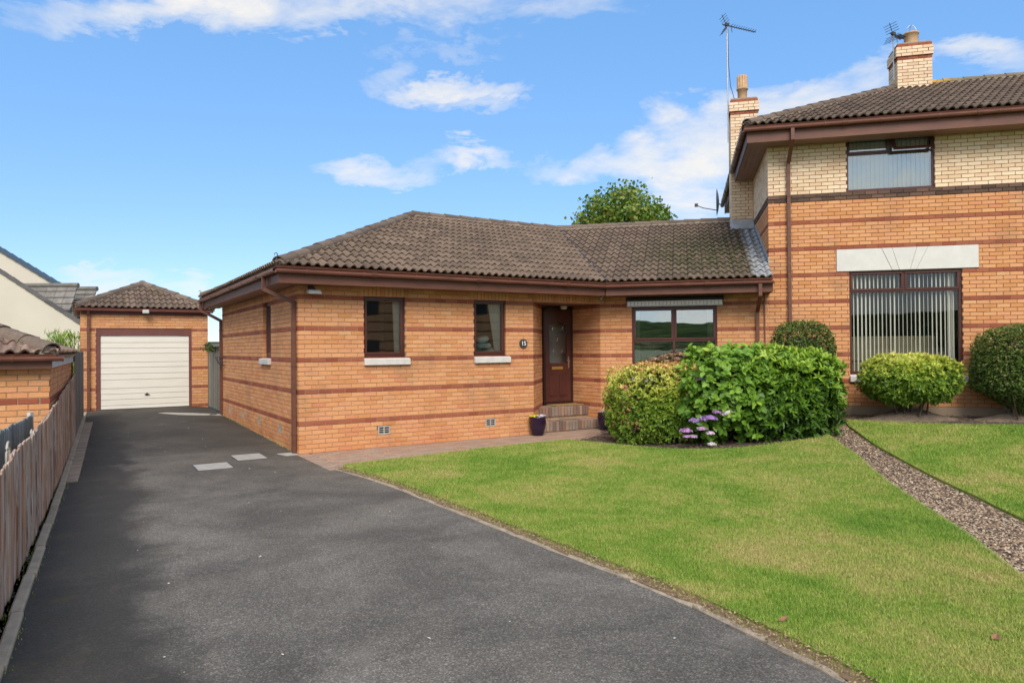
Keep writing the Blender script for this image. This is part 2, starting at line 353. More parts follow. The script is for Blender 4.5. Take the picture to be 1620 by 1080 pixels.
# ------------------------------------------------------------------ mesh helpers
class MB:
    def __init__(s, M=None): s.v = []; s.f = []; s.mi = []; s.M = M; s.cur = 0
    def V(s, p):
        p = Vector(p)
        if s.M is not None: p = s.M @ p
        s.v.append(tuple(p)); return len(s.v) - 1
    def F(s, *idx): s.f.append(tuple(idx)); s.mi.append(s.cur)
    def hexa(s, pts):
        i = [s.V(p) for p in pts]
        for q in ((0, 3, 2, 1), (4, 5, 6, 7), (0, 1, 5, 4), (1, 2, 6, 5), (2, 3, 7, 6), (3, 0, 4, 7)): s.F(*[i[k] for k in q])
    def box(s, a, b):
        (x0, y0, z0), (x1, y1, z1) = a, b
        s.hexa([(x0, y0, z0), (x1, y0, z0), (x1, y1, z0), (x0, y1, z0), (x0, y0, z1), (x1, y0, z1), (x1, y1, z1), (x0, y1, z1)])
    def prism(s, poly, z0, z1):
        n = len(poly); a = [s.V((p[0], p[1], z0)) for p in poly]; b_ = [s.V((p[0], p[1], z1)) for p in poly]
        s.F(*a[::-1]); s.F(*b_)
        for i in range(n): s.F(a[i], a[(i + 1) % n], b_[(i + 1) % n], b_[i])
    def extr(s, prof, p0, p1, upv=(0, 0, 1), closed=True, caps=True):
        """sweep a profile [(side, up)] from p0 to p1"""
        p0, p1 = Vector(p0), Vector(p1); d = (p1 - p0).normalized(); u = Vector(upv); sd = d.cross(u).normalized(); u = sd.cross(d).normalized()
        A = [s.V(p0 + sd * x + u * y) for x, y in prof]; B = [s.V(p1 + sd * x + u * y) for x, y in prof]
        n = len(prof)
        for i in range(n if closed else n - 1): s.F(A[i], A[(i + 1) % n], B[(i + 1) % n], B[i])
        if caps and closed: s.F(*A[::-1]); s.F(*B)
    def tube(s, pts, r, n=8, caps=True):
        pts = [Vector(p) for p in pts]; rings = []
        rs = r if isinstance(r, (list, tuple)) else [r] * len(pts)
        for i, p in enumerate(pts):
            d = (pts[min(i + 1, len(pts) - 1)] - pts[max(i - 1, 0)]).normalized()
            u = Vector((0, 0, 1)) if abs(d.z) < .9 else Vector((1, 0, 0)); sd = d.cross(u).normalized(); u = sd.cross(d)
            rings.append([s.V(p + (sd * math.cos(k * 2 * math.pi / n) + u * math.sin(k * 2 * math.pi / n)) * rs[i]) for k in range(n)])
        for a_, b_ in zip(rings, rings[1:]):
            for k in range(n): s.F(a_[k], a_[(k + 1) % n], b_[(k + 1) % n], b_[k])
        if caps: s.F(*rings[0][::-1]); s.F(*rings[-1])
    def lathe(s, prof, c=(0, 0, 0), n=24):
        rings = []
        for r_, z in prof: rings.append([s.V((c[0] + r_ * math.cos(k * 2 * math.pi / n), c[1] + r_ * math.sin(k * 2 * math.pi / n), c[2] + z)) for k in range(n)])
        for a_, b_ in zip(rings, rings[1:]):
            for k in range(n): s.F(a_[k], a_[(k + 1) % n], b_[(k + 1) % n], b_[k])
    def mesh(s, name, mats, smooth=False):
        me = bpy.data.meshes.new(name); me.from_pydata(s.v, [], s.f)
        for mn in ([mats] if isinstance(mats, str) else mats): me.materials.append(MATS[mn])
        if not isinstance(mats, str): me.polygons.foreach_set('material_index', s.mi)
        if smooth: me.polygons.foreach_set('use_smooth', [True] * len(me.polygons))
        me.update(); return me
    def build(s, name, mats, parent=None, smooth=False, **props):
        return put(name, s.mesh(name, mats, smooth), parent, **props)

def put(name, me, parent=None, loc=None, rot=None, mat=None, **props):
    o = bpy.data.objects.new(name, me); col.objects.link(o)
    if parent is not None: o.parent = parent
    if mat is not None: o.matrix_local = mat
    if loc is not None: o.location = loc
    if rot is not None: o.rotation_euler = rot
    for k, v in props.items(): o[k] = v
    return o
def thing(name, label, cat, loc=(0, 0, 0), rz=0, group=None):
    o = put(name, None, loc=loc, rot=(0, 0, rz)); o['label'] = label; o['category'] = cat
    if group: o['group'] = group
    return o
def tagged(o, label, cat, group=None):
    o['label'] = label; o['category'] = cat
    if group: o['group'] = group
    return o
def bevel_mesh(me, w, seg=1, ang=30):
    bm = bmesh.new(); bm.from_mesh(me)
    ed = [e_ for e_ in bm.edges if len(e_.link_faces) == 2 and e_.calc_face_angle(0) > math.radians(ang)]
    bmesh.ops.bevel(bm, geom=ed, offset=w, segments=seg, affect='EDGES', profile=.7); bm.to_mesh(me); bm.free(); return me

# ------------------------------------------------------------------ site frames
def FS(f, s_, z=0): return C0 + Fv * f + Sv * s_ + Vector((0, 0, z))
def GS(g, n, z=0): return J0 + Gv * g + Nv * n + Vector((0, 0, z))
def ss(x): x = min(1, max(0, x)); return x * x * (3 - 2 * x)
def ground(X, Y):
    dx, dy = X - C0.x, Y - C0.y
    t_ = dx * Sv.x + dy * Sv.y; s_ = dx * Fv.x + dy * Fv.y
    z = .016 * max(0, t_) * (1 - ss(s_ + .3)) + .35 * ss((X - 2.2) / 4.5) * ss((Y - 7) / 6)
    return z
KF = Vector((-3.37, 4.66, 0)); KD = Vector((-.4901, .8716, 0)); KN = Vector((-.8716, -.4901, 0))   # fence line, its direction, outwards (left)
MB_ = Matrix.Translation(C0) @ Matrix.Rotation(TH, 4, 'Z')      # bungalow local -> world
MBi = MB_.inverted()
MJ = Matrix.Translation((6.4822, 0, 0)) @ Matrix.Rotation(-math.pi / 4, 4, 'Z')   # wing local -> bungalow local

def sheet(name, poly, dz, mat, step=.4, skirt=0, zfun=ground, **props):
    bm = bmesh.new(); f = bm.faces.new([bm.verts.new((p[0], p[1], 0)) for p in poly])
    bmesh.ops.triangulate(bm, faces=[f])
    xs = [p[0] for p in poly]; ys = [p[1] for p in poly]
    for ax, lo, hi in ((0, min(xs), max(xs)), (1, min(ys), max(ys))):
        k = math.floor(lo / step) + 1
        while k * step < hi:
            n = (1, 0, 0) if ax == 0 else (0, 1, 0); c_ = (k * step, 0, 0) if ax == 0 else (0, k * step, 0)
            bmesh.ops.bisect_plane(bm, geom=bm.verts[:] + bm.edges[:] + bm.faces[:], plane_co=c_, plane_no=n); k += 1
    bmesh.ops.remove_doubles(bm, verts=bm.verts[:], dist=1e-5)
    for v in bm.verts: v.co.z = zfun(v.co.x, v.co.y) + dz
    if skirt:
        be = [e_ for e_ in bm.edges if e_.is_boundary]
        r_ = bmesh.ops.extrude_edge_only(bm, edges=be)
        for v in r_['geom']:
            if isinstance(v, bmesh.types.BMVert): v.co.z -= skirt
    bmesh.ops.recalc_face_normals(bm, faces=bm.faces[:])
    me = bpy.data.meshes.new(name); bm.to_mesh(me); bm.free(); me.materials.append(MATS[mat])
    return put(name, me, **props)
def inside(poly, x, y):
    c_ = False; n = len(poly)
    for i in range(n):
        x1, y1 = poly[i][:2]; x2, y2 = poly[(i + 1) % n][:2]
        if (y1 > y) != (y2 > y) and x < (x2 - x1) * (y - y1) / (y2 - y1) + x1: c_ = not c_
    return c_
def inside_np(poly, X, Y):
    c_ = np.zeros(len(X), bool); n = len(poly)
    for i in range(n):
        x1, y1 = poly[i][:2]; x2, y2 = poly[(i + 1) % n][:2]
        if y1 == y2: continue
        c_ ^= ((y1 > Y) != (y2 > Y)) & (X < (x2 - x1) * (Y - y1) / (y2 - y1) + x1)
    return c_
def ground_np(X, Y):
    s3 = lambda q: np.clip(q, 0, 1) ** 2 * (3 - 2 * np.clip(q, 0, 1))
    dx, dy = X - C0.x, Y - C0.y
    t_ = dx * Sv.x + dy * Sv.y; s_ = dx * Fv.x + dy * Fv.y
    return .016 * np.maximum(0, t_) * (1 - s3(s_ + .3)) + .35 * s3((X - 2.2) / 4.5) * s3((Y - 7) / 6)

# ------------------------------------------------------------------ ground, hills
def terrain(X, Y):
    z = ground(X, Y) - .07
    d = (Vector((X, Y, 0)) - KF).dot(KN)          # left of the fence the neighbour's plot is a metre lower
    if Y > -3: z -= 1.05 * ss((d - .06) / .5)
    return z
xs = [-400, -150, -60, -35] + [-25 + .5 * i for i in range(83)] + [20, 30, 60, 150, 400]
ys = [-400, -150, -60, -30, -15, -8] + [-4 + .5 * i for i in range(60)] + [30, 40, 60, 150, 400]
mb = MB(); idx = [[mb.V((x, y, terrain(x, y))) for x in xs] for y in ys]
for j in range(len(ys) - 1):
    for i in range(len(xs) - 1): mb.F(idx[j][i], idx[j][i + 1], idx[j + 1][i + 1], idx[j + 1][i])
mb.build('ground', 'ground_far', smooth=True, kind='structure')
mb = MB(); rings = []
for (rad, h0) in ((380, -2), (520, 6), (800, 22), (1200, 44), (1700, 70), (2400, 95), (2450, -5)):
    ring = []
    for k in range(144):
        an = k * 2 * math.pi / 144; n = mnoise.fractal(Vector((math.cos(an) * 2.2, math.sin(an) * 2.2, rad * .0015)), 1, 2, 4)
        amp = .9 + .55 * n
        if math.sin(an) > 0: amp *= .35           # lower ground beyond the houses in view
        ring.append(mb.V((rad * math.cos(an), rad * math.sin(an), h0 * amp if h0 > 0 else h0)))
    rings.append(ring)
for a_, b_ in zip(rings, rings[1:]):
    for k in range(144): mb.F(a_[k], a_[(k + 1) % 144], b_[(k + 1) % 144], b_[k])
mb.build('hills', 'hill', smooth=True, kind='structure')

# driveway
kerbL0 = Vector((-2.81, 3.99, 0)) - KD * 5.6; kerbL1 = Vector((-10.65, 17.72, 0)) + KD * .3
kerbR = [(1.95, -1.0), (1.95, 1.5), (1.86, 2.8), (1.69, 3.63), (1.47, 4.10), (1.19, 4.68), (.87, 5.22), (.45, 5.83), (.04, 6.47), (-.40, 7.15), (-.85, 7.83), (-1.34, 8.60), (-1.96, 9.45), (-2.53, 10.14)]
garA = Vector((-10.85, 18.70, 0))
drive = [tuple(kerbL0)[:2], *kerbR, tuple(FS(0, 0))[:2], tuple(FS(.0, 7.3))[:2], tuple(FS(.1, 10.1))[:2], tuple(FS(-3.3, 10.1))[:2], tuple(kerbL1)[:2]]
sheet('driveway', drive, 0, 'asphalt', .5, kind='structure')
sheet('road', [(-60, -8), (60, -8), (60, -1.0), (1.95, -1.0), (kerbL0.x, kerbL0.y), (-60, -1.0)], -.012, 'asphalt', 8, zfun=lambda x, y: 0, kind='structure')

# kerbs
kmesh = {}
def kerb_run(name, pts, wdt, top, label=None, rough=0):
    parent = put(name, None, kind='structure')
    for a_, b_ in zip(pts, pts[1:]):
        a_, b_ = Vector(a_), Vector(b_); L = (b_ - a_).length; n = max(1, round(L / .9))
        for i in range(n):
            p0 = a_.lerp(b_, i / n); p1 = a_.lerp(b_, (i + 1) / n); d = (p1 - p0).normalized(); nn_ = Vector((-d.y, d.x, 0))
            mb = MB(); z0 = ground(p0.x, p0.y) + top + R.uniform(-.004, .004); z1 = ground(p1.x, p1.y) + top + R.uniform(-.004, .004)
            p0 = p0 + d * .004; p1 = p1 - d * .004; j = R.uniform(-.005, .005)
            segs = 4; pr = []
            for q in range(segs + 1):
                p = p0.lerp(p1, q / segs); z = z0 + (z1 - z0) * q / segs + (R.uniform(-rough, rough)); o_ = nn_ * (j + R.uniform(-rough, rough) * .6)
                hw = wdt / 2
                pr.append([mb.V(p + o_ + nn_ * sx_ + Vector((0, 0, zz))) for sx_, zz in ((-hw, z - .12), (-hw, z - .012), (-hw + .012, z), (hw - .012, z), (hw, z - .012), (hw, z - .12))])
            for A, B in zip(pr, pr[1:]):
                for q in range(5): mb.F(A[q], A[q + 1], B[q + 1], B[q])
            mb.F(*pr[0]); mb.F(*pr[-1][::-1])
            mb.build('kerb_stone', 'concrete_kerb', parent)
    return parent
kerb_run('kerb', [kerbL0 + KN * .03, kerbL1 + KN * .03], .075, .035, rough=.002)
kerb_run('kerb', [(*p, 0) for p in kerbR], .045, .016, rough=.009)

# soil between kerb and fence, then a strip of pavers
a0 = kerbL0 + KN * .07; a1 = kerbL1 + KN * .07; f0 = KF - KD * 6.5; f1 = KF + KD * 15
sp0 = Vector((-6.2, 10.02, 0))
sheet('soil_strip', [tuple(a0)[:2], tuple(a1)[:2], tuple(f1)[:2], tuple(f0)[:2]], -.005, 'soil', .5, kind='structure')

# ------------------------------------------------------------------ lawns, beds, gravel strip
bed_front = [(.99, 12.93), (1.30, 12.70), (1.62, 12.45), (2.03, 12.08), (2.58, 11.66), (3.00, 11.45), (3.43, 11.33), (3.9, 11.31), (4.34, 11.38), (4.75, 11.45), (5.10, 11.58)]
path_front = [tuple(FS(*q))[:2] for q in ((.05, -1.74), (.22, -1.62), (.5, -1.58), (1.1, -1.52), (1.69, -1.45), (2.98, -1.25), (4.25, -1.21))]
lawn1 = [*[(x + .05 * (1 if y > 3 else 1), y + .035) for x, y in kerbR[::1]], *path_front[1:], *bed_front, (5.22, 11.9), (4.89, 10.01), (4.62, 8.9), (4.40, 7.86), (4.20, 6.95), (4.06, 6.35), (3.71, 5.16), (3.2, 2.5), (2.9, -.9)]
lawn1s = [(x + .05 + .03 * mnoise.noise(Vector((x * 3, y * 3, 1))), y + .03) if i < 14 else (x, y) for i, (x, y) in enumerate(lawn1)]
sheet('lawn', lawn1s, .028, 'lawn_sheet', .4, skirt=.03, kind='structure')
sheet('lawn_edge', [(x, y) for x, y in kerbR] + [(x + .16, y + .12) for x, y in kerbR[::-1]], .012, 'edge_soil', .4, kind='structure')
lawn2 = [(6.05, 12.95), (6.4, 12.55), (6.9, 12.28), (7.6, 12.05), (8.9, 11.95), (10.5, 11.6), (13, 11.2), (13, 1), (6.0, 1), (4.75, 5.6), (4.93, 6.85), (5.12, 7.82), (5.25, 9.01), (5.47, 10.72), (5.78, 12.16)]
sheet('lawn', lawn2, .025, 'lawn_sheet', .4, skirt=.08, kind='structure')
strip = [(5.22, 11.9), (5.12, 12.7), (5.3, 13.3), (6.07, 12.95), (5.80, 12.2), (5.49, 10.72), (5.27, 9.01), (5.14, 7.82), (4.95, 6.85), (4.77, 5.6), (6.0, 1.), (3.0, 1.), (3.3, 2.6), (3.69, 5.16), (4.04, 6.35), (4.38, 7.86), (4.87, 10.01)]
sheet('gravel_bed', strip, -.012, 'soil', .4, kind='structure')
bed = [*bed_front, (5.22, 11.9), (5.3, 13.3), (6.05, 12.99), (6.4, 12.59), (6.9, 12.32), (7.6, 12.09), (8.9, 11.99), (10.5, 11.64), (13, 10.8), (13, 14), tuple(GS(4, .1))[:2], tuple(GS(.0, .1))[:2], tuple(GS(-.1, -.9))[:2], tuple(FS(5.4, -.95))[:2]]
sheet('flower_bed', bed, .004, 'soil', .4, skirt=.05, kind='structure')

def noise_np(X, Y, s, seed):
    return np.array([mnoise.noise(Vector((x * s + seed, y * s, seed))) for x, y in zip(X, Y)])
def scatter(poly, n, ymax=None):
    xs_ = [p[0] for p in poly]; ys_ = [p[1] for p in poly]
    X = rng.uniform(min(xs_), max(xs_), n); Y = rng.uniform(min(ys_), max(ys_), n); k = inside_np(poly, X, Y); return X[k], Y[k]
def in_view(X, Y, Z, m=40):
    w_ = Y * fwd.y + (Z - EYE) * fwd.z
    u = 810 + F_PX * X / np.maximum(w_, .1); v = 540 - F_PX * ((Z - EYE) * up.z + Y * up.y + X * up.x) / np.maximum(w_, .1)
    return (w_ > 1) & (u > -m) & (u < 1620 + m) & (v < 1080 + m)
def np_mesh(name, V, Fa, mat, tone=None, nper=3, **props):
    me = bpy.data.meshes.new(name); me.vertices.add(len(V)); me.vertices.foreach_set('co', V.astype(np.float32).ravel())
    me.loops.add(Fa.size); me.loops.foreach_set('vertex_index', Fa.astype(np.int32).ravel())
    me.polygons.add(len(Fa)); me.polygons.foreach_set('loop_start', (np.arange(len(Fa)) * nper).astype(np.int32))
    me.update(calc_edges=True); me.materials.append(MATS[mat])
    if tone is not None:
        at = me.attributes.new('tone', 'FLOAT', 'POINT'); at.data.foreach_set('value', tone.astype(np.float32))
    parent = props.pop('parent', None)
    return put(name, me, parent, **props)
def blades(poly, n, name, dz, edge=None):
    X, Y = scatter(poly, n); d = np.hypot(X, Y)
    keep = rng.random(len(X)) < np.clip((6.5 / np.maximum(d, 3)) ** 1.1, 0, 1); X, Y, d = X[keep], Y[keep], d[keep]
    Z = ground_np(X, Y) + dz - .004
    k = in_view(X, Y, Z); X, Y, Z, d = X[k], Y[k], Z[k], d[k]
    m = len(X); an = rng.uniform(0, 2 * np.pi, m)
    wdt = (.0016 + .00030 * d) * rng.uniform(.7, 1.3, m); h = (.014 + .0010 * d) * rng.uniform(.6, 1.5, m)
    lean = rng.uniform(.1, .9, m) * h; la = rng.uniform(0, 2 * np.pi, m)
    ca, sa = np.cos(an) * wdt, np.sin(an) * wdt
    V = np.empty((m, 3, 3)); V[:, 0] = np.c_[X - ca, Y - sa, Z]; V[:, 1] = np.c_[X + ca, Y + sa, Z]; V[:, 2] = np.c_[X + np.cos(la) * lean, Y + np.sin(la) * lean, Z + h]
    tone = np.repeat(rng.random(m), 3)
    return np_mesh(name, V.reshape(-1, 3), np.arange(m * 3).reshape(-1, 3), 'grass_blade', tone, kind='stuff')
lawn1b = [(x + .055, y + .035) if i < 14 else (x, y) for i, (x, y) in enumerate(lawn1)]
g_ = blades(lawn1b, 2300000, 'grass', .028); tagged(g_, 'short mown green lawn grass between the driveway and the gravel strip', 'grass')
g_ = blades(lawn2, 1300000, 'grass', .025); tagged(g_, 'dry yellowish lawn grass in front of the two storey house', 'grass')

ebd = MB(); ep = [(5.22, 11.88), (4.88, 10.01), (4.61, 8.9), (4.39, 7.86), (4.19, 6.95), (4.05, 6.35), (3.70, 5.16), (3.2, 2.5)]
for p_, q_ in zip(ep, ep[1:]): ebd.extr([(-.012, -.08), (.012, -.08), (.012, .012), (-.012, .012)], (p_[0], p_[1], ground(*p_) + .022), (q_[0], q_[1], ground(*q_) + .022))
ebd = ebd.build('edging_board', 'concrete_kerb'); tagged(ebd, 'thin weathered timber edging between the big lawn and the chip filled strip', 'edging')
g_ = blades([(x + .02, y + .02) for x, y in kerbR[1:]] + [(x + .14, y + .12) for x, y in kerbR[1:][::-1]], 90000, 'edge_grass', .014); tagged(g_, 'thin patchy grass growing out over the driveway kerb', 'grass')
# weeds and moss along the kerbs
def strip_poly(a_, b_, w0, w1): a_, b_ = Vector(a_), Vector(b_); d = (b_ - a_).normalized(); n_ = Vector((-d.y, d.x, 0)); return [tuple(v)[:2] for v in (a_ + n_ * w0, b_ + n_ * w0, b_ + n_ * w1, a_ + n_ * w1)]
g_ = blades(strip_poly(kerbL0, kerbL1, -.045, .01), 90000, 'weeds', .0); tagged(g_, 'thin line of weeds and moss growing against the left driveway kerb', 'weeds')
g_ = blades(strip_poly(KF - KD * 1.7, KF + KD * 9, -.09, -.02), 60000, 'weeds', .0); tagged(g_, 'sparse weeds growing along the foot of the paling fence', 'weeds')
g_ = blades(strip_poly(FS(0, 0), FS(0, 7.2), .0, .03), 45000, 'weeds', .0); tagged(g_, 'thin weeds where the side wall of the bungalow meets the tarmac', 'weeds')
# wood and stone chips in the strip
def chips(name, poly, n, dz, size, mat):
    X, Y = scatter(poly, n); d = np.hypot(X, Y); keep = rng.random(len(X)) < np.clip((8 / d) ** 1., .3, 1); X, Y = X[keep], Y[keep]
    Z = ground_np(X, Y) + dz; m = len(X)
    base = np.array([(-1, -.5, 0), (.9, -.6, 0), (1, .5, 0), (-.8, .6, 0), (-.5, -.2, .35), (.6, .1, .45)])
    an = rng.uniform(0, 6.28, m); s_ = size * rng.uniform(.5, 1.4, m); c1, s1 = np.cos(an), np.sin(an)
    P = base[None] * s_[:, None, None] * rng.uniform(.6, 1.3, (m, 1, 3)); tilt = rng.uniform(-.5, .5, (m, 1))
    x = P[:, :, 0]; y = P[:, :, 1]; z = P[:, :, 2] + x * tilt
    V = np.stack([x * c1[:, None] - y * s1[:, None] + X[:, None], x * s1[:, None] + y * c1[:, None] + Y[:, None], z + Z[:, None] + .004], -1)
    fc = np.array([(0, 1, 5), (0, 5, 4), (1, 2, 5), (2, 3, 5), (3, 4, 5), (3, 0, 4)])
    Fa = (fc[None] + (np.arange(m) * 6)[:, None, None]).reshape(-1, 3)
    return np_mesh(name, V.reshape(-1, 3), Fa, mat, kind='stuff')
o_ = chips('wood_chips', strip, 90000, -.010, .0125, 'chips'); tagged(o_, 'loose wood chips and stones filling the strip between the lawns', 'wood chips')
edge_poly = [(x - .03, y - .03) for x, y in kerbR[1:]] + [(x + .10, y + .10) for x, y in kerbR[1:][::-1]]
o_ = chips('soil_crumbs', edge_poly, 90000, .030, .0065, 'thatch'); tagged(o_, 'dry brown crumbs of thatch along the lawn edge', 'debris')
o_ = chips('soil_crumbs', bed, 22000, .017, .014, 'earth_mound'); tagged(o_, 'crumbly bark and soil covering the planting beds', 'soil')
o_ = chips('soil_crumbs', [tuple(a0)[:2], tuple(a0 + (a1 - a0) * .56)[:2], tuple(f0 + (f1 - f0) * .54)[:2], tuple(f0)[:2]], 14000, -.004, .010, 'earth_mound'); tagged(o_, 'loose dark soil lying along the foot of the paling fence', 'soil')

# ------------------------------------------------------------------ bricks
bmesh_cache = {}
BR_H = .065
def brick_mb(mb, cx, cy, cz, ang, l, h, dp=.1, ch=.003):
    c_, s_ = math.cos(ang), math.sin(ang); hx, hz = l / 2, h / 2
    def P(x, y, z): return mb.V((cx + x * c_ - y * s_, cy + x * s_ + y * c_, cz + z))
    A = [P(-hx, ch, -hz), P(hx, ch, -hz), P(hx, ch, hz), P(-hx, ch, hz)]
    B = [P(-hx + ch, 0, -hz + ch), P(hx - ch, 0, -hz + ch), P(hx - ch, 0, hz - ch), P(-hx + ch, 0, hz - ch)]
    D_ = [P(-hx, dp, -hz), P(hx, dp, -hz), P(hx, dp, hz), P(-hx, dp, hz)]
    mb.F(*B)
    for i in range(4):
        j = (i + 1) % 4; mb.F(A[i], A[j], B[j], B[i]); mb.F(D_[i], D_[j], A[j], A[i])
BM = ['brick_tan', 'brick_red', 'brick_buff', 'brick_brown']
class Building:
    def __init__(s, root): s.root = root; s.Mi = root.matrix_basis.inverted(); s.M = Matrix.LocRotScale(root.location, root.rotation_euler, None); s.bricks = []; s.tiles = []; s.clip = MB()
    mortar = 'mortar'
    def wall(s, O, d, n_in, L, z0, z1, ops=(), par=0, kind=None, sold=(), corner0=True, corner1=False, name='wall', mat=None, thick=.13, see=True, lend=0):
        """O start (local xy), d along, n_in inward unit vectors; bricks course by course"""
        O = Vector((*O[:2], 0)); d = Vector((*d[:2], 0)).normalized(); n_in = Vector((*n_in[:2], 0)).normalized()
        P = lambda a_, n, z: O + d * a_ + n_in * n + Vector((0, 0, z))
        ang = math.atan2(n_in.x, -n_in.y) + math.pi; ang = math.atan2(-n_in.x, n_in.y)
        # mortar backing as boxes round the openings
        e_ = .008; ss_ = sorted({.02 if corner0 else .004, L - (.02 if corner1 else .004), *[v for o in ops for v in (o[0] - e_, o[1] + e_)]}); zz = sorted({z0, z1, *[v for o in ops for v in (o[2] - e_, o[3] + e_)]})
        ss_ = [v for v in ss_ if 0 <= v <= L]; zz = [v for v in zz if z0 <= v <= z1]
        mb = MB(); vid = {}
        def vv(i, j, n):
            k = (i, j, n)
            if k not in vid: vid[k] = mb.V(P(ss_[i], n, zz[j]))
            return vid[k]
        fill = {}
        for i in range(len(ss_) - 1):
            for j in range(len(zz) - 1):
                cs, cz = (ss_[i] + ss_[i + 1]) / 2, (zz[j] + zz[j + 1]) / 2
                fill[i, j] = not any(o[0] - e_ < cs < o[1] + e_ and o[2] - e_ < cz < o[3] + e_ for o in ops)
        for (i, j), f in fill.items():
            if not f: continue
            mb.F(vv(i, j, .008), vv(i + 1, j, .008), vv(i + 1, j + 1, .008), vv(i, j + 1, .008)); mb.F(vv(i, j, thick), vv(i, j + 1, thick), vv(i + 1, j + 1, thick), vv(i + 1, j, thick))
            for (di, dj, a_, b_) in ((-1, 0, (i, j), (i, j + 1)), (1, 0, (i + 1, j + 1), (i + 1, j)), (0, -1, (i + 1, j), (i, j)), (0, 1, (i, j + 1), (i + 1, j + 1))):
                if not fill.get((i + di, j + dj), False): mb.F(vv(*a_, .008), vv(*b_, .008), vv(*b_, thick), vv(*a_, thick))
        wl = mb.build(name, mat or s.mortar, s.root)
        k0 = math.ceil(z0 / .075 - .01); k1 = int(z1 / .075 + .02)
        kind = kind or (lambda k: 1 if k % 7 == 6 else 0)
        for k in range(k0, k1):
            zc = k * .075 + .0375; st = .1125 if (k % 2 == par and corner0) else 0.
            a_ = st; edges = []
            half = (k % 2 == par) if not corner0 else False
            if half: edges.append((0, .1025)); a_ = .1125
            while a_ < L - .02:
                b_ = min(a_ + .215, L - (.1125 if corner1 and (k % 2) else 0)); edges.append((a_, b_)); a_ += .225
            blk = [(o[0], o[1]) for o in list(ops) + [(q[0], q[1], q[2], q[2] + .225) for q in sold] if o[2] < zc < o[3]]
            for (x0, x1) in edges:
                segs = [(x0, x1)]
                for (o0, o1) in blk:
                    ns = []
                    for (p0, p1) in segs:
                        if o1 <= p0 or o0 >= p1: ns.append((p0, p1))
                        else:
                            if o0 - p0 > .02: ns.append((p0, o0))
                            if p1 - o1 > .02: ns.append((o1, p1))
                    segs = ns
                for (p0, p1) in segs:
                    if p1 - p0 < .02: continue
                    c_ = P((p0 + p1) / 2, R.uniform(-.0015, .0015) - (.012 if kind(k) == 3 else 0), zc)
                    s.bricks.append((c_, ang + R.uniform(-.004, .004), p1 - p0, BR_H, kind(k), wl, see))
        for (q0, q1, qz) in sold:
            n = round((q1 - q0) / .075)
            for i in range(n):
                c_ = P(q0 + (i + .5) * (q1 - q0) / n, R.uniform(-.0015, .0015), qz + .1125); s.bricks.append((c_, ang, (q1 - q0) / n - .01, .215, 0, wl, see))
        return wl
    def finish_bricks(s, limit=300):
        sc_ = []
        for i, (c_, an, l, h, kd, wl, see) in enumerate(s.bricks):
            w_ = s.M @ c_; pr = project(*w_)
            v = 0
            if see and pr and 0 < pr[0] < 1620 and 0 < pr[1] < 1080 and abs(l - .215) < .001:
                nrm = (s.M.to_3x3() @ Vector((math.sin(an), -math.cos(an), 0))); vd = (Vector((0, 0, EYE)) - w_).normalized()
                v = max(0, nrm.dot(vd)) / pr[2]
                if callable(see) and not see(*pr[:2]): v = 0
            sc_.append((v, i))
        sc_.sort(reverse=True); pick = {i for v, i in sc_[:limit] if v > 0}
        mb = MB()
        for i, (c_, an, l, h, kd, wl, see) in enumerate(s.bricks):
            if i in pick:
                key = (round(l, 3), h, kd)
                if key not in bmesh_cache:
                    m1 = MB(); brick_mb(m1, 0, 0, 0, 0, l, h); bmesh_cache[key] = m1.mesh('brick', BM[kd])
                put('brick', bmesh_cache[key], wl, loc=c_, rot=(0, 0, an))
            else: mb.cur = kd; brick_mb(mb, c_.x, c_.y, c_.z, an, l, h)
        if mb.v: mb.build('bricks', BM, s.root, kind='stuff')
    # ---- roof
    def roof(s, O, U, V, slope, poly, tilemat='tile', name='roof', see=True, gauge=.32, tw=.30, thick=.03, under='fascia'):
        """O eave origin (local 3D), U along eave (right seen from outside), V inward plan dir; poly in (u, p-plan)"""
        O = Vector(O); U = Vector((*U[:2], 0)).normalized(); V = Vector((*V[:2], 0)).normalized()
        cs = 1 / math.sqrt(1 + slope * slope); Vs = (V + Vector((0, 0, slope))) * cs; W = U.cross(Vs).normalized()
        pv = [(u, p / cs) for u, p in poly]                       # in-slope coordinates
        mb = MB(); A = [mb.V(O + U * u + Vs * v - W * .012) for u, v in pv]; B = [mb.V(O + U * u + Vs * v - W * (.012 + thick)) for u, v in pv]
        mb.F(*A); mb.F(*B[::-1])
        for i in range(len(A)): j = (i + 1) % len(A); mb.F(A[i], B[i], B[j], A[j])
        rf = mb.build(name, under, s.root)
        bm = bmesh.new()
        umin, umax = min(u for u, v in pv), max(u for u, v in pv); vmax = max(v for u, v in pv)
        me = tile_mesh(tilemat, tw, gauge)
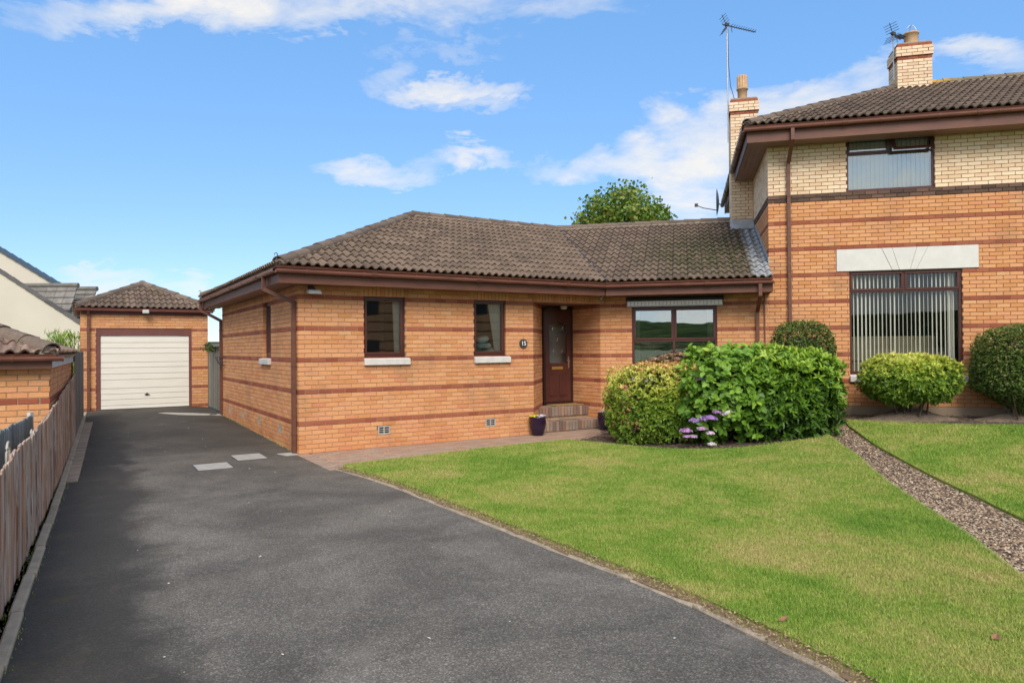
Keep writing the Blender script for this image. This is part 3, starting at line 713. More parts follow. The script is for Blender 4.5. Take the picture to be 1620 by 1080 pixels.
        for r in range(int(vmax / gauge) + 1):
            for c_ in range(int((umax - umin) / tw) + 1):
                u0 = umin + c_ * tw; v0 = r * gauge
                cn = [(u0 + .002, v0 + .002), (u0 + tw - .002, v0 + .002), (u0 + tw - .002, v0 + gauge * .9), (u0 + .002, v0 + gauge * .9)]
                ins = [inside(pv, *q) or (q[1] < .003 and umin < q[0] < umax) for q in cn]
                cc = inside(pv, u0 + tw / 2, v0 + gauge / 2)
                M = Matrix((( U.x, Vs.x, W.x, 0), (U.y, Vs.y, W.y, 0), (U.z, Vs.z, W.z, 0), (0, 0, 0, 1)))
                jit = Matrix.Rotation(R.uniform(-.006, .006), 4, 'Z')
                loc = O + U * u0 + Vs * (v0 + R.uniform(-.004, .004)) + W * R.uniform(0, .003)
                if all(ins): s.tiles.append((Matrix.Translation(loc) @ M @ jit, me, rf, see, tilemat))
                elif any(ins) or cc:
                    n0 = len(bm.verts); tm = bmesh.new(); tm.from_mesh(me); bmesh.ops.translate(tm, verts=tm.verts[:], vec=(u0, v0, 0))
                    tmp = bpy.data.meshes.new('t'); tm.to_mesh(tmp); tm.free(); bm.from_mesh(tmp); bpy.data.meshes.remove(tmp)
        n = len(pv)
        area = sum(pv[i][0] * pv[(i + 1) % n][1] - pv[(i + 1) % n][0] * pv[i][1] for i in range(n)) / 2
        for i in range(n):
            (u1, v1), (u2, v2) = pv[i], pv[(i + 1) % n]
            if abs(v1) < .01 and abs(v2) < .01: continue
            nx, ny = (v2 - v1), -(u2 - u1)
            if area < 0: nx, ny = -nx, -ny
            bmesh.ops.bisect_plane(bm, geom=bm.verts[:] + bm.edges[:] + bm.faces[:], plane_co=(u1, v1, 0), plane_no=(nx, ny, 0), clear_outer=True)
        M = Matrix.Translation(O) @ Matrix(((U.x, Vs.x, W.x, 0), (U.y, Vs.y, W.y, 0), (U.z, Vs.z, W.z, 0), (0, 0, 0, 1)))
        if len(bm.verts):
            bmesh.ops.transform(bm, matrix=M, verts=bm.verts[:]); tmp = bpy.data.meshes.new('t'); bm.to_mesh(tmp)
            s.cut = getattr(s, 'cut', []); s.cut.append((tmp, tilemat))
        bm.free(); return rf, (lambda u, p, w_=0: O + U * u + V * p + Vector((0, 0, slope * p + w_)))
    def finish_tiles(s, limit=300, hide=None):
        sc_ = []
        for i, (M, me, rf, see, tm) in enumerate(s.tiles):
            w_ = s.M @ (M @ Vector((.15, .16, .02))); pr = project(*w_); v = 0
            if see and pr and 0 < pr[0] < 1620 and 0 < pr[1] < 1080:
                nrm = (s.M.to_3x3() @ (M.to_3x3() @ Vector((0, 0, 1)))); v = max(0, nrm.dot((Vector((0, 0, EYE)) - w_).normalized())) / pr[2] ** 2
                if hide and hide(*pr): v = 0
            sc_.append((v, i))
        sc_.sort(reverse=True); pick = {i for v, i in sc_[:limit] if v > 0}
        bm = bmesh.new(); order = []
        for i, (M, me, rf, see, tm) in enumerate(s.tiles):
            if i in pick: put('roof_tile', me, rf, mat=M)
            else:
                tmp = me.copy(); tmp.transform(M); bm.from_mesh(tmp); bpy.data.meshes.remove(tmp)
        for tmp, tm in getattr(s, 'cut', []): bm.from_mesh(tmp); bpy.data.meshes.remove(tmp)
        if len(bm.verts):
            for f in bm.faces: f.material_index = 0
            me = bpy.data.meshes.new('roof_tiles'); bm.to_mesh(me); me.materials.append(MATS[s.tiles[0][4]]); put('roof_tiles', me, s.root, kind='stuff')
        bm.free()
    def ridge(s, p0, p1, mat='ridge', r=.115, step=.42, name='ridge_tile'):
        p0, p1 = Vector(p0), Vector(p1); L = (p1 - p0).length; n = max(1, round(L / step)); d = (p1 - p0).normalized()
        key = ('ridge', mat, round(L / n, 3), r)
        if key not in bmesh_cache:
            mb = MB(); l = L / n + .03; K = 9; pr = []
            for (x, rr, dz) in ((0, r, .012), (l, r * .94, .0)):
                pr.append([mb.V((x, math.cos(math.pi * k / K) * rr, math.sin(math.pi * k / K) * rr * .85 + dz - .035)) for k in range(K + 1)])
                pr.append([mb.V((x, math.cos(math.pi * k / K) * (rr - .02), math.sin(math.pi * k / K) * (rr - .02) * .85 + dz - .035)) for k in range(K + 1)])
            for k in range(K):
                mb.F(pr[0][k], pr[0][k + 1], pr[2][k + 1], pr[2][k]); mb.F(pr[0][k], pr[0][k + 1], pr[1][k + 1], pr[1][k])
            bmesh_cache[key] = mb.mesh('ridge_tile', mat)
        u = Vector((0, 0, 1)); sd = u.cross(d).normalized(); u2 = d.cross(sd).normalized()
        for i in range(n):
            q = p0.lerp(p1, i / n) + u2 * R.uniform(-.004, .004)
            M = Matrix.Translation(q) @ Matrix(((d.x, sd.x, u2.x, 0), (d.y, sd.y, u2.y, 0), (d.z, sd.z, u2.z, 0), (0, 0, 0, 1))) @ Matrix.Rotation(R.uniform(-.01, .01), 4, 'Z')
            put(name, bmesh_cache[key], s.root, mat=M)
        mb = MB(); mb.extr([(-r * .9, -.07), (-r * .93, -.025), (-r * .5, .03), (r * .5, .03), (r * .93, -.025), (r * .9, -.07)], p0 + d * .02, p1 - d * .02); mb.build('mortar_bed', 'bedding', s.root)

def tile_mesh(mat, tw, gauge):
    key = ('tile', mat, tw, gauge)
    if key in bmesh_cache: return bmesh_cache[key]
    mb = MB(); N = 7; xs_ = []; L = gauge + .06
    half = tw / 2
    prof = []
    for wv in range(2):
        for k in range(N + 1):
            x = half * wv + half * .74 * k / N; prof.append((x, .044 * math.sin(math.pi * k / N) ** .9 if 0 < k < N else 0))
    prof.append((tw - .002, 0)); prof[0] = (.002, 0)
    lo = [mb.V((x, 0, h + .030)) for x, h in prof]; hi = [mb.V((x, L, h - .002)) for x, h in prof]
    mb.v += []; n = len(prof)
    for i in range(n - 1): mb.F(lo[i], lo[i + 1], hi[i + 1], hi[i])
    l2 = [mb.V((x, 0, h + .030)) for x, h in prof]; b2 = [mb.V((x, .010, max(h + .030 - .028, -.004))) for x, h in prof]; b3 = [mb.V((x, .12, max(h - .006, -.008))) for x, h in prof]
    for i in range(n - 1): mb.F(b2[i], b2[i + 1], l2[i + 1], l2[i])
    me = mb.mesh('roof_tile', mat)
    me.polygons.foreach_set('use_smooth', [i < n - 1 for i in range(len(me.polygons))]); me.update()
    bmesh_cache[key] = me; return me

GP = [(-.056, .0), (-.052, -.030), (-.036, -.052), (0, -.062), (.036, -.052), (.052, -.030), (.056, 0), (.050, .0), (.046, -.028), (.032, -.046), (0, -.055), (-.032, -.046), (-.046, -.028), (-.050, 0)]
def gutter(parent, pts, brackets=.9):
    mb = MB()
    pts = [Vector(p) for p in pts]
    for a_, b_ in zip(pts, pts[1:]): mb.extr(GP, a_, b_)
    for a_, b_ in zip(pts, pts[1:]):
        L = (b_ - a_).length; n = int(L / brackets)
        for i in range(n):
            p = a_.lerp(b_, (i + .5) / n); d = (b_ - a_).normalized()
            mb.extr([(-.062, .004), (-.058, -.034), (-.038, -.060), (0, -.071), (.038, -.060), (.058, -.034), (.062, .004)], p - d * .012, p + d * .012)
    g_ = mb.build('gutter', 'gutter', parent)
    for a_, b_ in zip(pts, pts[1:]):
        L = (b_ - a_).length; n = int(L / 2.1); d = (b_ - a_).normalized()
        for i in range(n):
            p = a_.lerp(b_, (i + .8) / (n + .3)); m2 = MB(); m2.extr([(-.064, .006), (-.060, -.036), (-.040, -.063), (0, -.075), (.040, -.063), (.060, -.036), (.064, .006)], p - d * .05, p + d * .05); m2.build('gutter_union', 'fascia', g_)
    return g_
def pipe(parent, pts, w_=.032, name='downpipe', brackets=()):
    mb = MB(); pts = [Vector(p) for p in pts]
    sq = [(-w_, -w_), (w_, -w_), (w_, w_), (-w_, w_)]
    for i, (a_, b_) in enumerate(zip(pts, pts[1:])):
        d = (b_ - a_).normalized()
        upv = (0, 0, 1) if abs(d.z) < .9 else (pipe.face.x, pipe.face.y, 0)
        mb.extr(sq, a_ - d * (w_ * .4 if i else 0), b_ + d * (w_ * .4 if i < len(pts) - 2 else 0), upv)
    o = mb.build(name, 'fascia', parent)
    for (p, f) in brackets:
        m2 = MB(); p = Vector(p); f = Vector(f); s_ = Vector((-f.y, f.x, 0))
        m2.extr([(-w_ - .006, -.012), (w_ + .006, -.012), (w_ + .006, .012), (-w_ - .006, .012)], p + f * (w_ + .005), p - f * (w_ + .012)); m2.build('pipe_bracket', 'fascia', o)
    return o
pipe.face = Vector((0, 1, 0))

def window(B, O, d, n_in, s0, s1, z0, z1, panes, glass='glass', inset=.055, name='window', fm='upvc', fw=.05, sash=()):
    """frame round panes [(a0,a1,b0,b1)] in fractions; sash = indices of panes with an opening sash"""
    O = Vector((*O[:2], 0)); d = Vector((*d[:2], 0)).normalized(); n_in = Vector((*n_in[:2], 0)).normalized()
    P = lambda a_, n, z: O + d * a_ + n_in * n + Vector((0, 0, z))
    def bx(mb, a0, a1, b0, b1, n0, n1):
        mb.hexa([P(a0, n0, b0), P(a1, n0, b0), P(a1, n1, b0), P(a0, n1, b0), P(a0, n0, b1), P(a1, n0, b1), P(a1, n1, b1), P(a0, n1, b1)])
    g = -.012; a0, a1, b0, b1 = s0 + g, s1 - g, z0 + .003, z1 + .012
    Wd, Hd = a1 - a0, b1 - b0; mb = MB(); i0 = inset
    bx(mb, a0, a1, b0, b0 + fw, i0, i0 + .07); bx(mb, a0, a1, b1 - fw, b1, i0, i0 + .07); bx(mb, a0, a0 + fw, b0 + fw, b1 - fw, i0, i0 + .07); bx(mb, a1 - fw, a1, b0 + fw, b1 - fw, i0, i0 + .07)
    iw = Wd - 2 * fw; ih = Hd - 2 * fw; rects = []
    for (x0, x1, y0, y1) in panes: rects.append((a0 + fw + x0 * iw, a0 + fw + x1 * iw, b0 + fw + y0 * ih, b0 + fw + y1 * ih))
    # mullions / transoms between panes
    done = set()
    for (x0, x1, y0, y1), r_ in zip(panes, rects):
        if x1 < .999 and (round(x1, 3), round(y0, 3), round(y1, 3)) not in done: done.add((round(x1, 3), round(y0, 3), round(y1, 3))); bx(mb, r_[1] - fw * .42, r_[1] + fw * .42, r_[2] + (.001), r_[3] - .001, i0 + .002, i0 + .068)
        if y1 < .999: bx(mb, r_[0] + .0015, r_[1] - .0015, r_[3] - fw * .42, r_[3] + fw * .42, i0 + .004, i0 + .066)
    me = mb.mesh(name, fm); o = put(name, bevel_mesh(me, .004), B.root)
    for i, r_ in enumerate(rects):
        x0, x1, y0, y1 = r_; e0 = 0 if panes[i][0] < .001 else fw * .42; e1 = 0 if panes[i][1] > .999 else fw * .42; e2 = 0 if panes[i][2] < .001 else fw * .42; e3 = 0 if panes[i][3] > .999 else fw * .42
        x0 += e0; x1 -= e1; y0 += e2; y1 -= e3
        if i in sash:
            m2 = MB(); q = .042; e5 = .012; u0, u1, w0, w1 = x0 - e5, x1 + e5, y0 - e5, y1 + e5
            bx(m2, u0, u1, w0, w0 + q, i0 - .012, i0 + .05); bx(m2, u0, u1, w1 - q, w1, i0 - .012, i0 + .05); bx(m2, u0, u0 + q, w0 + q, w1 - q, i0 - .012, i0 + .05); bx(m2, u1 - q, u1, w0 + q, w1 - q, i0 - .012, i0 + .05)
            put('sash', bevel_mesh(m2.mesh('sash', fm), .006), o); x0 += q - e5; x1 -= q - e5; y0 += q - e5; y1 -= q - e5
        m3 = MB(); m3.F(*[m3.V(P(*q)) for q in ((x0 - .004, i0 + .03, y0 - .004), (x1 + .004, i0 + .03, y0 - .004), (x1 + .004, i0 + .03, y1 + .004), (x0 - .004, i0 + .03, y1 + .004))])
        m3.F(*[m3.V(P(*q)) for q in ((x0 - .004, i0 + .036, y0 - .004), (x0 - .004, i0 + .036, y1 + .004), (x1 + .004, i0 + .036, y1 + .004), (x1 + .004, i0 + .036, y0 - .004))])
        m3.build('pane', glass, o)
    return o, P
def sill(B, P, s0, s1, z, over=.075, drop=.14, out=.06, mat='sill', name='window_sill'):
    mb = MB(); a0, a1 = s0 - .004, s1 + .004
    pts = [P(s0 - over * .1, -out, z - drop), P(s1 + over, -out, z - drop), P(s1 + over, .06, z - drop), P(s0 - over * .1, .06, z - drop), P(s0 - over * .1, -out, z - .035), P(s1 + over, -out, z - .035), P(s1 + over * .9, .06, z - .004), P(s0 - over * .1, .06, z - .004)]
    mb.hexa(pts); return put(name, bevel_mesh(mb.mesh(name, mat), .006), B.root)
def room(B, P, s0, s1, z0, z1, deep=1.8, mat='room_wall', floor=None, m=.5):
    mb = MB(); n0 = .135
    q = [P(s0 - m, n0, z0 - m), P(s1 + m, n0, z0 - m), P(s1 + m, deep, z0 - m), P(s0 - m, deep, z0 - m), P(s0 - m, n0, z1 + .15), P(s1 + m, n0, z1 + .15), P(s1 + m, deep, z1 + .15), P(s0 - m, deep, z1 + .15)]
    i = [mb.V(p) for p in q]
    for f in ((0, 1, 2, 3), (4, 7, 6, 5), (1, 5, 6, 2), (2, 6, 7, 3), (3, 7, 4, 0)): mb.F(*[i[k] for k in f])
    return mb.build('room', mat, B.root)
def curtain(parent, P, s0, s1, z0, z1, n=.145, mat='curtain', taper=0, folds=7):
    mb = MB(); K = folds * 6; rows = 10; g = []
    for r in range(rows + 1):
        f = r / rows; row = []
        for k in range(K + 1):
            u = k / K; a_ = s1 - (s1 - s0) * (1 - taper * (1 - f)) * (1 - u); row.append(mb.V(P(a_, n + .022 * math.sin(u * folds * 2 * math.pi) * (.6 + .4 * f), z0 + (z1 - z0) * f)))
        g.append(row)
    for a_, b_ in zip(g, g[1:]):
        for k in range(K): mb.F(a_[k], a_[k + 1], b_[k + 1], b_[k])
    return mb.build('curtain', mat, parent, smooth=True)
# ================================================================== BUNGALOW
root = thing('bungalow', 'long orange brick bungalow with brown pantile roof and mahogany front door', 'bungalow', tuple(C0), TH)
B = Building(root)
RT = .70710678; Gl = (RT, -RT); Nl = (RT, RT); Jl = Vector((6.4822, 0, 0))
def JL(g, n, z=0): return Vector((Jl.x + RT * g + RT * n, -RT * g + RT * n, z))
FRONT = ((0, 0), (1, 0), (0, 1)); LEFT = ((0, 0), (0, 1), (1, 0)); WINGO = JL(-.15, 0)
vis = True
B.wall(*FRONT, 4.6065, -.15, 2.85, [(1.125, 1.8875, 1.575, 2.625), (3.28, 3.98, 1.575, 2.625), (1.36, 1.595, .225, .375), (3.51, 3.735, .225, .375)], par=1, sold=[(1.05, 1.95, 2.625), (3.20, 4.05, 2.625)])
B.wall((4.6065, 0), (1, 0), (0, 1), 1.80, 2.625, 2.85, par=3, corner0=False, sold=[(0, 1.80, 2.625)], thick=.14)
jl = math.hypot(.8835, 1.0); B.wall((4.6065, 0), (.8835, 1.0), (-1.0, .8835), jl, -.15, 2.625, par=3, corner0=False)
B.wall((6.376, .106), (-.086, .894), (.894, .086), .898, -.15, 2.625, par=0, corner0=False)
B.wall(WINGO, Gl, Nl, 3.40, -.15, 2.85, [(.665, 2.39, 1.125, 2.55)], par=1, corner0=False)
B.wall(*LEFT, 7.2, -.15, 2.85, [(1.935, 2.63, 1.575, 2.625)] + [(v - .115, v + .115, .225, .375) for v in (1.26, 2.97, 4.56, 6.14)], par=0, sold=[(1.86, 2.71, 2.625)])
mb = MB(); mb.box((.02, 7.07, -.2), (9.5, 7.195, 2.85)); mb.build('wall', 'mortar', root)
# recess ceiling and floor, door
mb = MB(); mb.prism([(4.62, .135), (6.30, .135), (6.29, 1.05), (5.50, 1.05)], 2.628, 2.66); mb.build('porch_ceiling', 'soffit', root)
LANDZ = .47
mb = MB(); mb.prism([(5.02, .50), (6.345, .50), (6.285, 1.02), (5.49, 1.02)], -.1, LANDZ - .055); mb.build('landing', 'mortar', root)
mb = MB(); mb.prism([(4.72, .13), (6.36, .13), (6.34, .52), (5.05, .52)], -.1, .17); mb.build('step', 'mortar', root)
def step_bricks(x0, x1, y, zt, mesh_h, dep=.21, wd=.072):
    n = int((x1 - x0) / (wd + .008)); m1 = MB(); h = mesh_h
    m1.box((-wd / 2, 0, 0), (wd / 2, dep, h)); me = bevel_mesh(m1.mesh('step_brick', 'brick_step'), .018, 2)
    for i in range(n): put('step_brick', me, root, loc=(x0 + (i + .5) * (x1 - x0) / n, y + R.uniform(-.003, .003), zt - h + R.uniform(-.003, .003)))
step_bricks(4.66, 6.35, .11, .21, .20); step_bricks(5.05, 6.33, .47, LANDZ, .20)
m1 = MB(); m1.box((-.1, 0, 0), (.1, .096, .05)); tread = bevel_mesh(m1.mesh('step_paver', 'brick_step'), .006)
for r_ in range(2):
    for i in range(7): put('step_paver', tread, root, loc=(4.92 + .1 * r_ + i * .205, .33 + r_ * .1 - .005, .155 + R.uniform(-.002, .002))) if 4.92 + .1 * r_ + i * .205 < 6.3 else None
for r_ in range(4):
    for i in range(5):
        x = 5.32 + .08 * r_ + (.1 if r_ % 2 else 0) + i * .205
        if x < 6.22: put('step_paver', tread, root, loc=(x, .685 + r_ * .1 - .002, LANDZ - .05 + R.uniform(-.002, .002)))
# front door
dx0, dx1, dy, dz0, dz1 = 5.50, 6.285, .96, .50, 2.60
mb = MB(); mb.box((dx0, dy, dz0), (dx0 + .055, dy + .08, dz1)); mb.box((dx1 - .055, dy, dz0), (dx1, dy + .08, dz1)); mb.box((dx0 + .056, dy, dz1 - .06), (dx1 - .056, dy + .08, dz1)); mb.box((dx0 + .056, dy - .02, dz0), (dx1 - .056, dy + .08, dz0 + .035))
put('door_frame', bevel_mesh(mb.mesh('door_frame', 'upvc_dark'), .005), root)
X0, X1 = dx0 + .06, dx1 - .06; Wd = X1 - X0
gz0, gz1 = 1.38, 2.32; gx0, gx1 = X0 + .10, X1 - .10; ztop = dz1 - .065
mb = MB(); yf, yb = dy + .012, dy + .06
mb.box((X0, yf, dz0 + .04), (X1, yb, gz0)); mb.box((X0, yf, gz0 + .0005), (gx0, yb, ztop)); mb.box((gx1, yf, gz0 + .0005), (X1, yb, ztop))
K = 16                                                    # arched top of the glazing
for i in range(K):
    u0, u1 = gx0 + (gx1 - gx0) * i / K, gx0 + (gx1 - gx0) * (i + 1) / K
    hz = lambda u: gz1 - .10 + .10 * math.exp(-((u - (gx0 + gx1) / 2) / (.22 * (gx1 - gx0))) ** 2) * 1.0
    mb.hexa([(u0, yf, hz(u0)), (u1, yf, hz(u1)), (u1, yb, hz(u1)), (u0, yb, hz(u0)), (u0, yf, ztop), (u1, yf, ztop), (u1, yb, ztop), (u0, yb, ztop)])
door = mb.build('front_door', 'upvc', root)
for (p0, p1, q0, q1) in ((X0 + .09, X0 + Wd / 2 - .03, .66, 1.14), (X0 + Wd / 2 + .03, X1 - .09, .66, 1.14)):
    m2 = MB(); m2.box((p0, yf - .012, q0), (p1, yf + .001, q1)); put('door_panel', bevel_mesh(m2.mesh('door_panel', 'upvc'), .010), door)
m2 = MB(); m2.box((gx0, dy + .03, gz0), (gx1, dy + .036, gz1)); m2.build('pane', 'glass_low', door)
for (u, v) in ((.2, .80), (.75, .80), (.47, .55), (.22, .28), (.75, .28)):
    cx, cz = gx0 + u * (gx1 - gx0), gz0 + v * (gz1 - gz0)
    m2 = MB(); m2.hexa([(cx - .012, dy + .02, cz - .035), (cx + .003, dy + .02, cz - .035), (cx + .003, dy + .029, cz - .035), (cx - .012, dy + .029, cz - .035), (cx + .004, dy + .02, cz + .035), (cx + .020, dy + .02, cz + .035), (cx + .020, dy + .029, cz + .035), (cx + .004, dy + .029, cz + .035)]); m2.build('glass_bevel', 'chrome', door)
m2 = MB(); m2.box((X0 + .16, yf - .014, 1.24), (X0 + .45, yf - .001, 1.30)); put('letter_plate', bevel_mesh(m2.mesh('letter_plate', 'brass'), .004), door)
m2 = MB(); m2.box((X1 - .075, yf - .012, 1.26), (X1 - .04, yf - .001, 1.52)); m2.box((X1 - .14, yf - .05, 1.415), (X1 - .045, yf - .03, 1.437)); m2.box((X1 - .066, yf - .045, 1.417), (X1 - .05, yf - .005, 1.435)); put('handle', bevel_mesh(m2.mesh('handle', 'chrome'), .003), door)
m2 = MB(); m2.box((X0 - .6, dy + .5, .4), (X1 + .6, dy + .52, 2.7)); m2.build('hall_wall', 'hall_paint', root)
m2 = MB(); m2.lathe([(.0, -.10), (.05, -.095), (.075, -.06), (.07, -.02), (.03, 0)], (5.75, .55, 2.625), 16); m2.build('porch_light', 'lamp_glass', root, smooth=True)
mat_ = MB(); mat_.box((-.36, -.2, 0), (.36, .2, .018)); mo = put('door_mat', bevel_mesh(mat_.mesh('door_mat', 'mat_straw'), .006), loc=tuple(B.M @ Vector((5.90, .745, LANDZ + .003))), rot=(0, 0, TH)); tagged(mo, 'worn straw coloured mat on the landing under the front door', 'door mat')
# windows
w1, P = window(B, *FRONT, 1.125, 1.8875, 1.575, 2.625, [(0, 1, 0, 1)], glass='glass', sash=(0,)); sill(B, P, 1.125, 1.8875, 1.575); room(B, P, 1.125, 1.8875, 1.575, 2.625, m=.3)
c_ = curtain(root, P, 1.70, 1.84, 1.60, 2.6, taper=.25)
w2, P = window(B, *FRONT, 3.28, 3.98, 1.575, 2.625, [(0, 1, 0, 1)], glass='glass', sash=(0,)); sill(B, P, 3.28, 3.98, 1.575); room(B, P, 3.28, 3.98, 1.575, 2.625, m=.3)
curtain(root, P, 3.66, 3.93, 1.60, 2.6, taper=-.0 + .55)
for i, (u, v, rr, mt) in enumerate(((3.50, 1.68, .12, 'cushion_green'), (3.62, 1.76, .17, 'cushion'), (3.74, 1.66, .16, 'cushion'), (3.60, 1.88, .14, 'cushion'))):
    m2 = MB(); m2.lathe([(0, -.05), (rr * .8, -.045), (rr, 0), (rr * .8, .045), (0, .05)], (0, 0, 0), 16)
    o_ = put('cushion', m2.mesh('cushion', mt, True), loc=tuple(B.M @ Vector((u, .28, v))), rot=(R.uniform(-.3, .3), R.uniform(-.3, .3), TH)); tagged(o_, ('green round cushion at the left of the pile behind the window by the plaque', 'white round cushion in the middle of the pile behind the window by the plaque', 'white round cushion at the right of the pile behind the window by the plaque', 'white round cushion on top of the pile behind the window by the plaque')[i], 'cushion', 'cushions behind the window')
w3, P = window(B, *LEFT, 1.935, 2.63, 1.575, 2.625, [(0, 1, 0, 1)], sash=(0,), inset=.075); sill(B, P, 1.935, 2.63, 1.575); room(B, P, 1.935, 2.63, 1.575, 2.625, m=.2)
WP = WINGO
wz0, wz1 = 1.125, 2.55
w4, P = window(B, WP, Gl, Nl, .665, 2.39, wz0, wz1, [(0, .5, .50, 1), (.5, 1, .50, 1), (0, .5, 0, .50), (.5, 1, 0, .50)], glass='glass_mirror', sash=(0, 1), fw=.06, inset=.03)
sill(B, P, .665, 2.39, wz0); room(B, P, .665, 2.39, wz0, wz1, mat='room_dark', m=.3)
curtain(root, P, .72, .82, 1.15, 2.5, folds=4); curtain(root, P, 2.20, 2.33, 1.15, 2.5, folds=4)
# striped scalloped awning cassette over the wide window
mb = MB(); a_, b_ = .55, 2.52
mb.hexa([P(a_, -.12, 2.665), P(b_, -.12, 2.665), P(b_, -.003, 2.665), P(a_, -.003, 2.665), P(a_, -.10, 2.72), P(b_, -.10, 2.72), P(b_, -.003, 2.76), P(a_, -.003, 2.76)]); aw = mb.build('awning', 'metal_dark', root)
n = 26
for i in range(n):
    u0 = a_ + .03 + (b_ - a_ - .06) * i / n; u1 = a_ + .03 + (b_ - a_ - .06) * (i + 1) / n
    m2 = MB(); m2.hexa([P(u0 + .012, -.112, 2.575 + .01 * (i % 2)), P(u1 - .012, -.112, 2.575 + .01 * (i % 2)), P(u1 - .004, -.100, 2.575), P(u0 + .004, -.100, 2.575), P(u0 + .002, -.112, 2.664), P(u1 - .002, -.112, 2.664), P(u1 - .002, -.100, 2.664), P(u0 + .002, -.100, 2.664)])
    m2.build('valance_flap', 'awning_white', aw)
m2 = MB(); m2.hexa([P(a_ + .02, -.10, 2.553), P(b_ - .02, -.10, 2.553), P(b_ - .02, -.02, 2.553), P(a_ + .02, -.02, 2.553), P(a_ + .02, -.10, 2.60), P(b_ - .02, -.10, 2.60), P(b_ - .02, -.02, 2.60), P(a_ + .02, -.02, 2.60)]); m2.build('awning_box', 'trellis_white', aw)
# air vents
vm_ = MB(); vm_.box((-.112, -.004, -.07), (.112, .03, .07))
def vent(Pf, u, z=.30):
    m2 = MB(); q = lambda a0, a1, n0, n1, z0, z1: m2.hexa([Pf(a0, n0, z0), Pf(a1, n0, z0), Pf(a1, n1, z0), Pf(a0, n1, z0), Pf(a0, n0, z1), Pf(a1, n0, z1), Pf(a1, n1, z1), Pf(a0, n1, z1)])
    q(u - .114, u + .114, .0, .02, z - .073, z - .05); q(u - .114, u + .114, .0, .02, z + .05, z + .073); q(u - .114, u - .09, .0, .02, z - .05, z + .05); q(u + .09, u + .114, .0, .02, z - .05, z + .05); q(u - .008, u + .008, .0, .02, z - .05, z + .05)
    for zz in (-.018, .018): q(u - .09, u - .008, .002, .02, z + zz - .006, z + zz + .006); q(u + .008, u + .09, .002, .02, z + zz - .006, z + zz + .006)
    v = m2.build('air_vent', 'concrete_light', root); m3 = MB(); i = [m3.V(p) for p in (Pf(u - .1, .05, z - .06), Pf(u + .1, .05, z - .06), Pf(u + .1, .05, z + .06), Pf(u - .1, .05, z + .06))]; m3.F(*i); m3.build('vent_cavity', 'metal_dark', v)
pf = lambda a, n, z: Vector((a, n, z)); pl = lambda a, n, z: Vector((n, a, z))
for u in (1.4775, 3.6225): vent(pf, u)
for u in (1.26, 2.97, 4.56, 6.14): vent(pl, u)
# roof
Z0 = 3.03; SL = .44; HP = 4.07; RZ = Z0 + SL * HP
Vx = 6.069
B.roof((-.47, -.47, Z0), (1, 0), (0, 1), SL, [(0, 0), (6.539, 0), (8.225, HP), (HP, HP)])
B.roof((-.47, 7.67, Z0), (0, -1), (1, 0), SL, [(0, 0), (8.14, 0), (4.07, HP)])
B.roof((Vx, -.47, Z0), Gl, Nl, SL, [(0, 0), (3.215, 0), (3.215, HP), (-1.686, HP)])
E_ = Vector((-.47, -.47, Z0)); PK = Vector((3.60, 3.60, RZ)); JN = Vector((-.47 + 8.225, 3.60, RZ)); WE = Vector((Vx, -.47, 0)) + Vector((*Gl, 0)) * 3.20 + Vector((*Nl, 0)) * HP + Vector((0, 0, RZ))
mb = MB(); bk = [(-.47, 7.67, Z0), (9.44, 7.67, Z0), tuple(JN), tuple(PK)]; i = [mb.V(p) for p in bk]; mb.F(*i)
wb = WE + Vector((*Nl, 0)) * HP; wb.z = Z0; i = [mb.V(p) for p in (tuple(JN), tuple(WE), tuple(wb), (9.44, 7.67, Z0))]; mb.F(*i); mb.build('rear_roof', 'tile', root)
up_ = Vector((0, 0, .055))
B.ridge(E_ + up_ + Vector((.06, .06, .02)), PK + up_); B.ridge(PK + up_, JN + up_); B.ridge(JN + up_, WE + up_); B.ridge(Vector((-.40, 7.60, Z0 + .08)), PK + up_)
mb = MB(); vdl = Vector((.3827, .9239, 0)); p0 = Vector((Vx, -.47, Z0 + .02)); p1 = Vector((JN.x, JN.y, RZ + .02)); mb.extr([(-.055, .03), (0, -.02), (.055, .03), (.05, .036), (0, -.01), (-.05, .036)], p0, p1); mb.build('valley_gutter', 'metal_dark', root)
# eaves
fo = .40; Vf = Vector((6.09 + .0083, -.40, 0)); WG = lambda s_, n, z: JL(s_, n, z)
def eave(b, pts, z0, z1, wall_off, name='fascia', th=.022):
    """fascia boards along pts (outer face), soffit boards back to the wall"""
    for a0_, c0_, i0_ in pts:
        a_, c_, inn = a0_, c0_, i0_
        a_, c_ = Vector((*a_[:2], 0)), Vector((*c_[:2], 0)); inn = Vector((*inn[:2], 0)).normalized(); m2 = MB(); up1 = Vector((0, 0, 1))
        m2.hexa([a_ + up1 * z0, c_ + up1 * z0, c_ + inn * th + up1 * z0, a_ + inn * th + up1 * z0, a_ + up1 * z1, c_ + up1 * z1, c_ + inn * th + up1 * z1, a_ + inn * th + up1 * z1]); m2.build('fascia', 'fascia', b.root)
        d_ = (c_ - a_).normalized(); L = (c_ - a_).length; m3 = MB(); nb = max(1, round(wall_off / .1))
        for k in range(nb):
            n0 = th + (wall_off - th) * k / nb + .002; n1 = th + (wall_off - th) * (k + 1) / nb - .002
            zs = z0 + .010 + .003 * pts.index((a0_, c0_, i0_))
            q = [a_ + inn * n0 + up1 * zs, c_ + inn * n0 + up1 * zs, c_ + inn * n1 + up1 * zs, a_ + inn * n1 + up1 * zs]; m3.hexa([*q, *[v + up1 * .012 for v in q]])
        m3.build('soffit', 'soffit', b.root)
wo_ = .56
Vw = JL(.028, -.555, 0)
